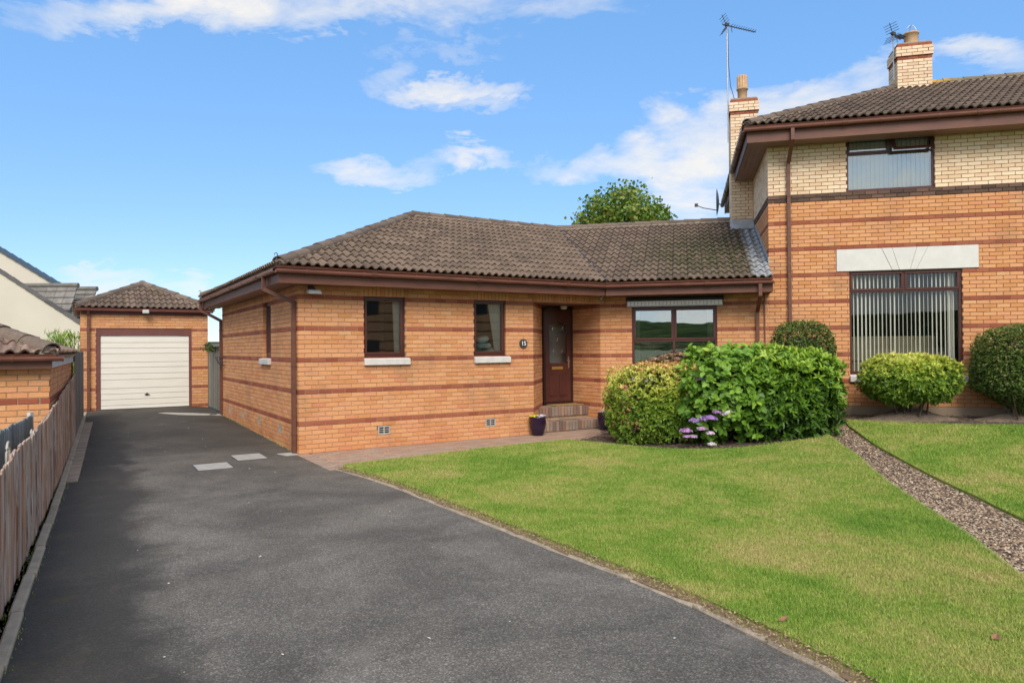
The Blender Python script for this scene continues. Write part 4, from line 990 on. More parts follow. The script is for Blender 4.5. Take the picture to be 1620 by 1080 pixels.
eave(B, [((-.40, -.40), (6.10, -.40), (0, 1)), ((-.4, 7.6), (-.4, -.378), (1, 0)), (JL(.03, -.553), JL(3.245, -.553), Nl)], 2.765, 2.945, .398)
m2 = MB(); m2.prism([tuple(JL(.05, -.14))[:2], tuple(JL(3.24, -.14))[:2], tuple(JL(3.24, -.003))[:2], tuple(JL(.05, -.003))[:2]], 2.776, 2.786); m2.build('soffit', 'soffit', root)
m2 = MB(); q = JL(3.247, -.553); q2 = JL(3.247, -.003); m2.hexa([q + Vector((0, 0, 2.765)), q2 + Vector((0, 0, 2.765)), JL(3.262, -.003, 2.765), JL(3.262, -.553, 2.765), q + Vector((0, 0, 2.95)), q2 + Vector((0, 0, 3.15)), JL(3.262, -.003, 3.15), JL(3.262, -.553, 2.95)]); m2.build('fascia', 'fascia', root)
gz_ = 2.975
gutter(root, [(-.46, -.46, gz_), (6.115, -.46, gz_)]); gutter(root, [(-.46, 7.6, gz_), (-.46, -.455, gz_)]); gutter(root, [JL(.055, -.615, gz_), JL(3.27, -.615, gz_)])
pipe.face = Vector((0, 1, 0))
pipe(root, [(-.46, .38, 2.92), (-.46, .38, 2.72), (-.045, .13, 2.50), (-.045, .13, .02)], brackets=[((-.045, .13, z), (-1, 0, 0)) for z in (2.40, 1.45, .32)])
pipe(root, [(-.46, 7.45, 2.92), (-.46, 7.45, 2.72), (-.045, 7.12, 2.45), (-.045, 7.12, .14)], brackets=[((-.045, 7.12, z), (-1, 0, 0)) for z in (2.2, .5)])
pipe.face = Vector((*Nl, 0))
pipe(root, [JL(3.02, -.615, 2.92), JL(3.02, -.615, 2.70), JL(3.02, -.05, 2.42), JL(3.02, -.05, .2)]); pipe(root, [JL(3.16, -.03, 2.75), JL(3.16, -.03, .3)], .010, name='waste_pipe')
# hip irons
for (x, y) in ((-.44, -.44), (-.44, 7.62)):
    mb = MB(); mb.tube([(x, y, 3.0), (x, y, 3.17), (x + .015, y + .0, 3.20), (x - .01, y - .0, 3.225), (x - .035, y, 3.21), (x - .035, y, 3.185)], .008, 6); mb.build('hip_iron', 'metal_dark', root)
# flood light
mb = MB(); mb.box((.16, -.03, 2.70), (.26, -.001, 2.76)); mb.box((.17, -.13, 2.69), (.25, -.03, 2.73)); fl = mb.build('flood_light', 'metal_dark', root)
mb = MB(); mb.hexa([(.10, -.22, 2.62), (.34, -.22, 2.62), (.34, -.10, 2.645), (.10, -.10, 2.645), (.12, -.21, 2.69), (.32, -.21, 2.69), (.32, -.10, 2.70), (.12, -.10, 2.70)]); put('lamp_head', bevel_mesh(mb.mesh('lamp_head', 'lamp_glass'), .012), fl)
mb = MB(); mb.tube([(6.05, -.34, 2.76), (6.05, -.34, 2.70)], .02, 8); mb.lathe([(0, -.04), (.02, -.03), (.025, -.01), (.02, .01)], (6.05, -.34, 2.71), 12); mb.build('sensor', 'metal_dark', root)
# number plaque
mb = MB(); K = 20; pts = [(.085 * math.cos(2 * math.pi * k / K) * (1 + .10 * (k % 2)), .085 * math.sin(2 * math.pi * k / K) * (1 + .10 * (k % 2))) for k in range(K)]
for y_ in (-.022, -.001): [mb.V((4.366 + x, y_, 1.80 + z)) for x, z in pts]
mb.F(*range(K)); mb.F(*range(K, 2 * K)[::-1]); [mb.F(k, (k + 1) % K, K + (k + 1) % K, K + k) for k in range(K)]
pq = mb.build('number_plaque', 'plaque', root)
tc = bpy.data.curves.new('number', 'FONT'); tc.body = '15'; tc.size = .115; tc.align_x = 'CENTER'; tc.align_y = 'CENTER'; tc.extrude = .003; tc.offset = .001; tc.materials.append(MATS['numeral_white'])
tmp = bpy.data.objects.new('t', tc); col.objects.link(tmp); bpy.context.view_layer.update(); nm_ = bpy.data.meshes.new_from_object(tmp.evaluated_get(bpy.context.evaluated_depsgraph_get())); bpy.data.objects.remove(tmp); nm_.name = 'number'
put('number', nm_, pq, loc=(4.366, -.027, 1.80), rot=(math.pi / 2, 0, 0))
B.finish_bricks(); B.finish_tiles()
# lead work where the low roof meets the tall house
mb = MB()
Wl = lambda u, p, w_: Vector((Vx, -.47, Z0)) + Vector((*Gl, 0)) * u + Vector((*Nl, 0)) * p + Vector((0, 0, SL * p + w_))
N_ = 22
for k in range(N_):
    p0, p1 = .62 + (3.0) * k / N_, .62 + 3.0 * (k + .96) / N_
    mb.hexa([Wl(3.208, p0, -.02), Wl(3.212, p0, -.02), Wl(3.212, p1, -.02), Wl(3.208, p1, -.02), Wl(3.200, p0, .20), Wl(3.212, p0, .20), Wl(3.212, p1, .16), Wl(3.200, p1, .16)])
mb.hexa([Wl(2.66, 3.22, .05), Wl(3.20, 3.22, .05), Wl(3.20, 3.62, .05), Wl(2.66, 3.62, .05), Wl(2.66, 3.22, .075), Wl(3.20, 3.22, .075), Wl(3.20, 3.62, .20), Wl(2.66, 3.62, .20)])
mb.build('lead_flashing', 'lead', root)

# ================================================================== HOUSE
root = thing('house', 'two storey orange and cream brick house with brown roof at the right', 'house', tuple(GS(3.25, 0)), T3)
H = Building(root); H.mortar = 'mortar_dark'
hk = lambda k: 3 if k in (61, 62) else (2 if k > 62 else (1 if k % 7 == 6 else 0))
H.wall((0, 0), (1, 0), (0, 1), 9.0, .525, 5.85, [(1.49, 3.47, 1.125, 3.165), (1.26, 3.76, 3.165, 3.60), (1.475, 3.03, 4.725, 5.88)], par=1, kind=hk)
H.wall((0, 0), (0, 1), (1, 0), 7.2, .525, 5.85, par=0, kind=hk)
mb = MB(); mb.box((.0, -.02, -.2), (9.0, .12, .524)); mb.build('plinth', 'plinth', root)
mb = MB(); mb.box((.15, 7.0, -.2), (9, 7.12, 5.8)); mb.box((8.87, .14, -.2), (8.99, 6.99, 5.8)); mb.build('wall', 'mortar', root)
lx0, lx1, lz0, lz1 = 1.264, 3.756, 3.166, 3.598; LT = [0, .325, .40, .575, .652, 1]; LB = [0, .40, .45, .526, .57, 1]
for i in range(5):
    g_ = .0018; t0, t1, b0, b1 = [lx0 + (lx1 - lx0) * v for v in (LT[i], LT[i + 1], LB[i], LB[i + 1])]
    y0 = -.012 - (.006 if i in (1, 2, 3) else 0) ; mb = MB()
    mb.hexa([(b0 + g_, y0, lz0), (b1 - g_, y0, lz0), (b1 - g_, .10, lz0), (b0 + g_, .10, lz0), (t0 + g_, y0, lz1), (t1 - g_, y0, lz1), (t1 - g_, .10, lz1), (t0 + g_, .10, lz1)]); put('lintel_stone', bevel_mesh(mb.mesh('lintel_stone', 'lintel'), .005), root)
wa, P = window(H, (0, 0), (1, 0), (0, 1), 1.49, 3.47, 1.145, 3.165, [(0, .5, .815, 1), (.5, 1, .815, 1), (0, 1, 0, .815)], sash=(0, 1), glass='glass_low', inset=.045, fw=.055)
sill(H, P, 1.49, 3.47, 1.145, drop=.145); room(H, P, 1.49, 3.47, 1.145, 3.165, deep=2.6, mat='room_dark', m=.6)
def slats(win, P, s0, s1, z0, z1, n, mat, wd=.05, ang=1.05, nn=.19):
    for i in range(n):
        u = s0 + (s1 - s0) * (i + .5) / n; a_ = ang + R.uniform(-.12, .12); c_, s_ = math.cos(a_) * wd / 2, math.sin(a_) * wd / 2; m2 = MB()
        m2.hexa([P(u - c_, nn - s_, z0), P(u + c_, nn + s_, z0), P(u + c_ + .001, nn + s_ + .002, z0), P(u - c_ + .001, nn - s_ + .002, z0), P(u - c_, nn - s_, z1), P(u + c_, nn + s_, z1), P(u + c_ + .001, nn + s_ + .002, z1), P(u - c_ + .001, nn - s_ + .002, z1)])
        m2.build('blind_slat', mat, win)
slats(wa, P, 1.56, 3.40, 1.20, 3.10, 25, 'blind', .060, 1.0, .14)
curtain(root, P, 3.30, 3.42, 1.2, 3.1, n=.28, folds=3)
mb = MB(); mb.box((-.85, -.4, 0), (.85, .4, .42)); mb.box((-.85, .15, .42), (-.01, .42, .95)); mb.box((.01, .15, .42), (.85, .42, .95)); mb.box((-1.05, -.4, 0), (-.86, .42, .62)); mb.box((.86, -.4, 0), (1.05, .42, .62))
so = put('sofa', bevel_mesh(mb.mesh('sofa', 'sofa'), .06, 3), loc=tuple(H.M @ Vector((2.5, 1.5, .95))), rot=(0, 0, T3 + math.pi)); tagged(so, 'beige two seat sofa seen through the large blind slats of the ground floor window', 'sofa')
wb_, P = window(H, (0, 0), (1, 0), (0, 1), 1.475, 3.03, 4.727, 5.80, [(0, .5, .70, 1), (.5, 1, .70, 1), (0, 1, 0, .70)], glass='glass_up', sash=(0,), inset=.05, fw=.045)
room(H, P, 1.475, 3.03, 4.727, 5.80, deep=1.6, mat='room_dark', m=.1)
slats(wb_, P, 1.53, 2.98, 4.78, 5.76, 18, 'blind_white', .086, .30, .14)
mb = MB(); x0, x1, z0_, z1_ = 2.29, 3.00, 5.475, 5.74; q = .05; out = lambda z: .05 - .30 * (z1_ - z) / (z1_ - z0_) * .5
def sl(mb, a0, a1, b0, b1): mb.hexa([(a0, out(b0) - .03, b0), (a1, out(b0) - .03, b0), (a1, out(b0) + .02, b0), (a0, out(b0) + .02, b0), (a0, out(b1) - .03, b1), (a1, out(b1) - .03, b1), (a1, out(b1) + .02, b1), (a0, out(b1) + .02, b1)])
sl(mb, x0, x1, z0_, z0_ + q); sl(mb, x0, x1, z1_ - q, z1_); sl(mb, x0, x0 + q, z0_ + q, z1_ - q); sl(mb, x1 - q, x1, z0_ + q, z1_ - q); mb.build('open_sash', 'upvc', wb_)
HZ0 = 6.02; HS = .455; HPp = 3.9; HRZ = HZ0 + HS * HPp
H.roof((-.50, -.55, HZ0), (1, 0), (0, 1), HS, [(0, 0), (9.9, 0), (9.9, HPp), (HPp, HPp)]); H.roof((-.50, 7.25, HZ0), (0, -1), (1, 0), HS, [(0, 0), (7.8, 0), (HPp, HPp)])
mb = MB(); i = [mb.V(p) for p in ((-.5, 7.25, HZ0), (9.4, 7.25, HZ0), (9.4, 3.35, HRZ), (3.4, 3.35, HRZ))]; mb.F(*i); mb.build('rear_roof', 'tile', root)
H.ridge(Vector((-.44, -.49, HZ0 + .08)), Vector((3.4, 3.35, HRZ)) + up_); H.ridge(Vector((3.4, 3.35, HRZ)) + up_, Vector((9.4, 3.35, HRZ)) + up_, 'ridge_lichen'); H.ridge(Vector((-.44, 7.19, HZ0 + .08)), Vector((3.4, 3.35, HRZ)) + up_)
eave(H, [((-.43, -.48), (9.35, -.48), (0, 1)), ((-.43, 2.90), (-.43, -.458), (1, 0)), ((-.43, 7.15), (-.43, 3.80), (1, 0))], 5.70, 5.925, .425)
m2 = MB(); m2.box((-.40, -.05, 5.708), (9.3, -.003, 5.722)); m2.build('soffit', 'soffit', root)
gutter(root, [(-.49, -.54, 5.965), (9.3, -.54, 5.965)]); gutter(root, [(-.49, 2.93, 5.965), (-.49, -.535, 5.965)]); gutter(root, [(-.49, 7.2, 5.965), (-.49, 3.8, 5.965)])
pipe.face = Vector((0, 1, 0))
pipe(root, [(.40, -.54, 5.91), (.40, -.54, 5.70), (.385, -.05, 5.36), (.385, -.05, .35)], brackets=[((.385, -.05, z), (0, -1, 0)) for z in (4.7, 3.2, 1.9)])
def chimney(b, x0, x1, y0, y1, zb, zt, lowx1=None, zlow=None):
    """brick stack with a red course, three oversailing courses and a red cap course"""
    def ring(x0, x1, y0, y1, za, zz, kd):
        b.wall((x0, y0), (1, 0), (0, 1), x1 - x0, za, zz, par=0, kind=kd, corner1=True, name='chimney', thick=min(.3, (y1 - y0) * .45))
        b.wall((x0, y1), (0, -1), (1, 0), y1 - y0, za, zz, par=1, kind=kd, corner0=False, corner1=True, name='chimney', thick=min(.3, (x1 - x0) * .45))
        b.wall((x1, y0), (0, 1), (-1, 0), y1 - y0, za, zz, par=0, kind=kd, name='chimney', thick=min(.3, (x1 - x0) * .45), see=False)
        m2 = MB(); m2.box((x0 + .06, y0 + .06, za + .001), (x1 - .06, y1 - .02, zz - .012)); m2.build('chimney_core', 'mortar', b.root)
    kt = round(zt / .075)
    if zlow: ring(x0, lowx1, y0, y1, zb, zlow, lambda k: 2); zb = zlow
    ring(x0, x1, y0, y1, zb, (kt - 4) * .075, lambda k: 1 if k == kt - 5 else 2)
    ring(x0 - .028, x1 + .028, y0 - .028, y1 + .028, (kt - 4) * .075, (kt - 1) * .075, lambda k: 2)
    ring(x0, x1, y0, y1, (kt - 1) * .075, kt * .075, lambda k: 1)
    m2 = MB(); m2.prism([(x0 + .02, y0 + .02), (x1 - .02, y0 + .02), (x1 - .02, y1 - .02), (x0 + .02, y1 - .02)], kt * .075 - .005, kt * .075 + .03); m2.build('flaunching', 'bedding', b.root)
    return kt * .075 + .02
zt1 = chimney(H, -.51, .13, 2.95, 3.70, 3.9, 7.725, lowx1=-.006, zlow=6.075)
mb = MB(); cx, cy = -.20, 3.30; mb.lathe([(.11, 0), (.115, .30), (.14, .31), (.14, .34), (.12, .35), (.115, .66), (.10, .66), (.10, .35)], (cx, cy, zt1), 20); pt = mb.build('chimney_pot', 'terracotta_pot', root, smooth=True)
mb = MB()
for k in range(12): a_ = k * math.pi / 6; mb.tube([(cx + .118 * math.cos(a_), cy + .118 * math.sin(a_), zt1 + .37), (cx + .118 * math.cos(a_), cy + .118 * math.sin(a_), zt1 + .64)], .011, 5)
mb.build('pot_rib', 'terracotta_pot', pt)
zt2 = chimney(H, 3.22, 3.95, 3.0, 3.72, 7.35, 8.70)
mb = MB(); cx, cy = 3.62, 3.36; mb.lathe([(.17, 0), (.155, .05), (.15, .30), (.17, .31), (.17, .345), (.15, .35), (.13, .35), (.13, .05)], (cx, cy, zt2), 20); pt = mb.build('chimney_pot', 'terracotta_pot', root, smooth=True)
mb = MB()
for r_ in (0, 1.57): mb.tube([(cx + .12 * math.cos(r_) * math.cos(t_ * math.pi / 8), cy + .12 * math.sin(r_) * math.cos(t_ * math.pi / 8), zt2 + .34 + .20 * math.sin(t_ * math.pi / 8)) for t_ in range(9)], .006, 5)
mb.build('wire_cowl', 'metal', pt)
H.finish_bricks(); H.finish_tiles()
# aerials, dish
def aerial(loc, hgt, label, L=.75, rz=0., z_arr=0., tilt=-.18):
    t_ = thing('television_aerial', label, 'aerial', loc, rz, 'television aerials on the chimneys')
    mb = MB(); mb.tube([(0, 0, 0), (0, 0, hgt)], .017, 8); mb.build('mast', 'metal', t_)
    mb = MB(); mb.tube([(-.12, 0, hgt - .06), (L, 0, hgt - .06 + tilt * L)], .012, 6); mb.build('boom', 'metal_dark', t_)
    for i in range(11):
        x = .12 + (L - .15) * i / 10; mb = MB(); mb.tube([(x, -.09, hgt - .05 + tilt * x), (x, .09, hgt - .05 + tilt * x)], .006, 5); mb.build('director_rod', 'metal_dark', t_)
    mb = MB()
    for s_ in (1, -1):
        for k in range(4): y0 = hgt - .06 + s_ * (.05 + .05 * k); mb.tube([(-.02 - .03 * k, -.17, y0), (-.02 - .03 * k, .17, y0)], .006, 5)
        mb.tube([(-.02, 0, hgt - .06), (-.13, 0, hgt - .06 + s_ * .24)], .008, 5)
    mb.tube([(.10, 0, hgt - .06), (.13, 0, hgt - .24)], .008, 5); mb.build('reflector', 'metal_dark', t_)
    mb = MB(); mb.box((-.05, -.03, hgt - .09), (.05, .03, hgt - .02)); mb.build('junction_box', 'metal_dark', t_); return t_
p_ = H.M @ Vector((-.565, 3.0, 6.7)); t_ = aerial(tuple(p_), 2.95, 'tall television aerial mast strapped to the chimney beside the low roof', rz=.15)
mb = MB(); mb.tube([(.02, 0, 2.8), (.03, 0, 1.9), (.10, .05, 1.4), (.24, .1, 1.05)], .008, 5); mb.build('cable', 'metal_dark', t_)
p_ = H.M @ Vector((3.17, 3.1, 7.9)); aerial(tuple(p_), 1.15, 'small dark television aerial on the chimney of the main roof ridge', L=.35, rz=.4)
p_ = H.M @ Vector((-.50, 7.2, 6.02)); dt = thing('satellite_dish', 'grey satellite dish seen edge on behind the low chimney stack', 'satellite dish', tuple(p_), T3)
mb = MB(); rg = []
for r_ in range(6):
    rr = .36 * r_ / 5; rg.append([mb.V((-.15 - .07 * (1 - (r_ / 5) ** 2) * -1, rr * math.cos(k * math.pi / 10), .05 + rr * 1.15 * math.sin(k * math.pi / 10))) for k in range(20)])
for a_, b_ in zip(rg, rg[1:]):
    for k in range(20): mb.F(a_[k], a_[(k + 1) % 20], b_[(k + 1) % 20], b_[k])
mb.build('dish', 'dish_grey', dt, smooth=True)
mb = MB(); mb.tube([(-.10, 0, -.2), (-.55, 0, -.10), (-.72, 0, -.02)], .014, 6); mb.box((-.80, -.04, -.05), (-.70, .04, .04)); mb.tube([(-.1, 0, 0), (.25, 0, -.1), (.43, 0, -.1)], .02, 6); mb.build('feed_arm', 'metal_dark', dt)

# ================================================================== GARAGE
GZ = .2175
root = thing('garage', 'single orange brick garage with cream door and hipped tile roof', 'garage', (garA.x, garA.y, GZ), TH)
Gb = Building(root)
Gb.wall((-.465, 0), (1, 0), (0, 1), 3.085, -.225, 2.55, [(.355, 2.665, -.3, 2.10)], par=1, thick=.12, corner1=True)
Gb.wall((-.465, 0), (0, 1), (1, 0), 5.5, -.225, 2.55, par=0); Gb.wall((2.62, 0), (0, 1), (-1, 0), 5.5, -.225, 2.55, par=0, see=False)
mb = MB()
mb.box((-.125, .02, -.07), (-.012, .10, 1.905)); mb.box((2.132, .02, -.07), (2.215, .10, 1.905)); mb.box((-.125, .02, 1.907), (2.215, .10, 2.115)); put('door_frame', bevel_mesh(mb.mesh('door_frame', 'garage_frame'), .006), root)
gd = put('garage_door', None, root)
ys_ = [412, 460, 500, 540, 603, 640, 685, 728, 790, 830, 870, 912, 938]
mb = MB(); mb.box((-.010, .062, -.05), (2.130, .068, 1.904)); gd = mb.build('garage_door', 'metal_dark', root); bpy.data.objects.remove([o for o in bpy.data.objects if o.type == 'EMPTY' and o.name == 'garage_door'][0])  # dark backing shows between the ribs and paints in their shadow lines
for a_, b_ in zip(ys_, ys_[1:]):
    z1_ = 1.90 - (a_ - 412) / 526 * 1.95; z0_ = 1.90 - (b_ - 412) / 526 * 1.95
    mb = MB(); mb.hexa([(-.008, .039, z0_ + .007), (2.128, .039, z0_ + .007), (2.128, .0615, z0_ + .006), (-.008, .0615, z0_ + .006), (-.008, .048, z1_ + .002), (2.128, .048, z1_ + .002), (2.128, .0615, z1_ + .003), (-.008, .0615, z1_ + .003)]); mb.build('door_rib', 'door_white', gd)
mb = MB(); mb.lathe([(.0, 0), (.035, .0), (.035, .01), (.0, .012)], (0, 0, 0), 16); h_ = mb.build('handle', 'metal_dark', gd, loc=(1.08, .036, .32), rot=(math.pi / 2, 0, 0)); mb = MB(); mb.box((-.06, -.008, .012), (.06, .008, .03)); mb.build('handle_bar', 'metal_dark', h_)
mb = MB(); mb.box((-.45, -.03, 2.47), (2.60, -.002, 2.58)); mb.build('fascia', 'garage_frame', root)
gutter(root, [(-.60, -.13, 2.605), (2.74, -.13, 2.605)])
pipe.face = Vector((0, 1, 0)); pipe(root, [(-.29, -.13, 2.56), (-.29, -.05, 2.42), (-.29, -.05, -.05)], brackets=[((-.29, -.05, z), (0, -1, 0)) for z in (1.35,)])
gz2 = 2.63; gs_ = .46
for O_, U_, V_, pl_ in (((-.62, -.20, gz2), (1, 0), (0, 1), [(0, 0), (3.4, 0), (1.7, 1.7)]), ((-.62, 5.6, gz2), (0, -1), (1, 0), [(0, 0), (5.8, 0), (4.1, 1.7), (1.7, 1.7)]), ((2.78, -.20, gz2), (0, 1), (-1, 0), [(0, 0), (5.8, 0), (4.1, 1.7), (1.7, 1.7)])): Gb.roof(O_, U_, V_, gs_, pl_, under='garage_frame')
pk = Vector((1.08, 1.5, gz2 + gs_ * 1.7 + .05)); Gb.ridge(Vector((-.58, -.16, gz2 + .07)), pk); Gb.ridge(Vector((2.74, -.16, gz2 + .07)), pk); Gb.ridge(pk, pk + Vector((0, 2.4, 0)))
mb = MB(); mb.box((.96, -.26, 2.50), (1.12, -.06, 2.60)); put('wall_light', bevel_mesh(mb.mesh('wall_light', 'lamp_glass'), .015), root)
mb = MB(); mb.box((-.45, -.04, 2.585), (2.6, .12, 2.60)); mb.build('soffit', 'garage_frame', root)
Gb.finish_bricks(); Gb.finish_tiles()

# ================================================================== NEIGHBOUR'S OUTBUILDING
oz = .08; orz = math.atan2(.4901, .8716)
root = thing('outbuilding', 'low brick outbuilding with clay coloured hip tiles behind the paling fence', 'outbuilding', (-5.87, 9.0, oz), orz)
Ob = Building(root)
Ob.wall((-4.05, 0), (1, 0), (0, 1), 4.05, -1.35, 1.44, par=1, corner0=False, corner1=True, mat='mortar')
Ob.wall((0, 0), (0, 1), (-1, 0), 5.7, -1.35, 1.44, par=0)
mb = MB(); mb.box((-4.0, 5.5, -1.3), (-.14, 5.65, 1.4)); mb.build('wall', 'mortar', root)
mb = MB(); mb.box((-4.1, -.155, 1.42), (.03, -.13, 1.52)); mb.build('fascia', 'fascia', root); mb = MB(); mb.box((-4.1, -.128, 1.425), (0, -.003, 1.436)); mb.build('soffit', 'soffit', root)
mb = MB(); mb.box((.008, -.15, 1.43), (.032, 5.7, 1.54)); mb.build('barge_board', 'trellis_white', root)
gutter(root, [(-4.1, -.20, 1.575), (.16, -.20, 1.575)])
ozz = 1.60; Ob.roof((-4.2, -.22, ozz), (1, 0), (0, 1), .40, [(0, 0), (4.28, 0), (2.28, 2.0), (0, 2.0)], 'tile_red'); Ob.roof((.08, -.22, ozz), (0, 1), (-1, 0), .40, [(0, 0), (6, 0), (4, 2), (2, 2)], 'tile_red')
Ob.ridge(Vector((.03, -.16, ozz + .06)), Vector((-1.92, 1.78, ozz + .86)), r=.13); Ob.ridge(Vector((-1.92, 1.78, ozz + .86)), Vector((-1.92, 3.78, ozz + .86)), r=.13)
mb = MB(); mb.hexa([(-.06, -.22, 1.60), (.10, -.06, 1.60), (.05, 0, 1.60), (-.12, -.16, 1.60), (-.03, -.20, 1.70), (.07, -.09, 1.70), (.03, -.03, 1.70), (-.09, -.14, 1.70)]); mb.build('mortar_end', 'bedding', root)
Ob.finish_bricks(); Ob.finish_tiles()

# ================================================================== NEIGHBOUR'S CREAM HOUSE
root = thing('rendered_house', 'cream rendered house with grey slate lean-to roof beyond the garage', 'house', (-20, 26, 0))
def XZ(px, py, Y):
    d = direction(px, py); k = Y / d.y; return (d.x * k + 20, EYE + d.z * k)
def gable(Y, a_, b_, dep, ridge_mat, vname, over=.06, tk=1.):
    (xa, za), (xb, zb) = XZ(*a_, Y), XZ(*b_, Y); sl_ = (za - zb) / (xb - xa); xl = xa - 2.5; zl = za + sl_ * 2.5; xr = xb + 2.5; zr = zb - sl_ * 2.5; y = Y - 26
    mb = MB(); poly = [(xl - 5, -1.2), (xr, -1.2), (xr, zr), (xl, zl), (xl - 5, zl - sl_ * 5)]
    A = [mb.V((p[0], y, p[1])) for p in poly]; B_ = [mb.V((p[0], y + dep, p[1])) for p in poly]; mb.F(*A); mb.F(*B_[::-1])
    for i in range(5): j = (i + 1) % 5; mb.F(A[i], A[j], B_[j], B_[i])
    mb.build('wall', 'render_cream', root)
    n = int((xr - xl) / .34)
    for i in range(n):
        u0, u1 = xl + (xr - xl) * i / n, xl + (xr - xl) * (i + 1) / n; f = lambda u: zl - sl_ * (u - xl)
        m2 = MB(); m2.hexa([(u0, y - over, f(u0) + .0), (u1, y - over, f(u1) + .02), (u1, y + dep, f(u1) + .02), (u0, y + dep, f(u0)), (u0, y - over, f(u0) + .14 * tk), (u1, y - over, f(u1) + .10 * tk), (u1, y + dep, f(u1) + .10 * tk), (u0, y + dep, f(u0) + .14 * tk)]); m2.build(vname, ridge_mat, root)
gable(26, (0, 432), (127, 514), .35, 'slate_brown', 'verge_tile', .04, .5); gable(31, (0, 398), (95, 455), .4, 'verge_blue', 'verge_tile', .08)
for (pxa, pxb, pyr, Yr) in ((30, 124, 452, 28.6), (122, 154, 457, 29.4)):
    xa, zr = XZ(pxa, pyr, Yr); xb, _ = XZ(pxb, pyr, Yr); rows = 4; y0 = Yr - 26
    for r_ in range(rows):
        yy1 = y0 - .13 * r_; yy0 = yy1 - .15; za, zb = zr - .26 * r_, zr - .26 * (r_ + 1); n = max(1, round((xb - xa) / .42))
        for i in range(n):
            u0 = xa + (xb - xa) * i / n; u1 = u0 + (xb - xa) / n - .012; m2 = MB()
            m2.hexa([(u0, yy0, zb + .01), (u1, yy0, zb + .01), (u1, yy1, za - .03), (u0, yy1, za - .03), (u0, yy0, zb + .055), (u1, yy0, zb + .055), (u1, yy1, za + .0), (u0, yy1, za + .0)]); m2.build('slate', 'slate_grey', root)
    m2 = MB(); m2.tube([(xa, y0, zr + .0), (xb, y0, zr + .0)], .10, 8); m2.build('ridge_tile', 'slate_grey', root)
    yf_ = y0 - .13 * rows; zf = zr - .26 * rows; m2 = MB(); m2.hexa([(xa, yf_, zf - .06), (xb - .03, yf_, zf - .06), (xb - .03, y0, zr - .10), (xa, y0, zr - .10), (xa, yf_, zf - .02), (xb - .03, yf_, zf - .02), (xb - .03, y0, zr - .05), (xa, y0, zr - .05)]); m2.build('roof', 'verge_blue', root)
    m2 = MB(); m2.box((xa, yf_ + .05, zf - .20), (xb - .1, yf_ + .1, zf - .0)); m2.build('fascia', 'verge_blue', root); m2 = MB(); m2.box((xa, yf_ + .3, -1.2), (xb - .1, y0, zf - .05)); m2.build('wall', 'render_cream', root)

# ================================================================== FENCES
root = thing('paling_fence', 'weathered red and grey upright paling fence along the left of the driveway', 'fence', tuple(KF), 0)
pm = {}
def fence_at(t, off=0, z=0): p = KD * t + KN * off; return Vector((p.x, p.y, z))
tt = -1.7; k = 0
topz = lambda t: (.95 + .013 * max(0, t) if t < 3.8 else (1.0 + .045 * (t - 3.8) if t < 6 else 1.10 + .048 * (t - 6))) + .03 * abs(math.sin(t * 1.75)) - .015
rzf = math.atan2(KD.y, KD.x)
while tt < 10.15:
    wd = R.uniform(.07, .105); g = ground(*(KF + KD * tt)[:2]); zt = topz(tt) + R.uniform(-.012, .012); zb = g - .03 + R.uniform(-.02, .02)
    mb = MB(); a_, b_ = 0, wd; th = .016; dl = R.uniform(-.008, .008); lean = R.uniform(-.006, .006)
    mb.hexa([(a_, -th + dl, 0), (b_, -th + dl, 0), (b_, 0 + dl, 0), (a_, 0 + dl, 0), (a_ + lean, -th + dl, zt - zb - R.uniform(0, .02)), (b_ + lean, -th + dl, zt - zb), (b_ + lean, dl, zt - zb), (a_ + lean, dl, zt - zb - .005)])
    put('paling', bevel_mesh(mb.mesh('paling', 'paling'), .003), root, loc=fence_at(tt, .0, zb), rot=(0, 0, rzf)); tt += wd + R.uniform(.002, .007)
for z_ in (.30, .78):
    mb = MB(); mb.extr([(.0, -.035), (.045, -.035), (.045, .035), (0, .035)], fence_at(-1.7, .045, z_), fence_at(10.2, .045, z_ + .28)); mb.build('rail', 'fence_grey', root)
for i in range(7):
    t_ = -1.5 + i * 1.95; mb = MB(); p = fence_at(t_, .11); mb.box((p.x - .045, p.y - .045, -1.0), (p.x + .045, p.y + .045, topz(t_) * .72)); mb.build('post', 'fence_grey', root)
while tt < 14.2:
    wd = .12; g = ground(*(KF + KD * tt)[:2]); mb = MB(); mb.box((0, -.018, 0), (wd, 0, 1.70 - g + .03)); put('board', bevel_mesh(mb.mesh('board', 'fence_grey'), .003), root, loc=fence_at(tt, R.uniform(-.004, .004), g - .02), rot=(0, 0, rzf)); tt += wd + .006
root = thing('slatted_fence', 'grey green upright slat fence just behind the weathered paling fence', 'fence', (-5.83, 8.6, 0), 0)
d2 = Vector((.94, -2.0, 0)).normalized(); k = 0; tt = 0
while tt < 4.6:
    mb = MB(); wd = R.uniform(.055, .08); h_ = .95 - .012 * tt + R.uniform(-.015, .015); mb.box((0, -.01, -1.0), (wd, .01, h_)); put('slat', bevel_mesh(mb.mesh('slat', 'fence_teal'), .003), root, loc=d2 * tt + KN * 0, rot=(0, 0, math.atan2(d2.y, d2.x))); tt += wd + .022
mb = MB(); mb.box((-.04, -.03, -1), (.0, .03, .98)); mb.build('post', 'trellis_white', root)
mb = MB(); mb.extr([(.012, -.03), (.05, -.03), (.05, .03), (.012, .03)], Vector((0, 0, .72)), d2 * 4.6 + Vector((0, 0, .66))); mb.build('rail', 'fence_teal', root)
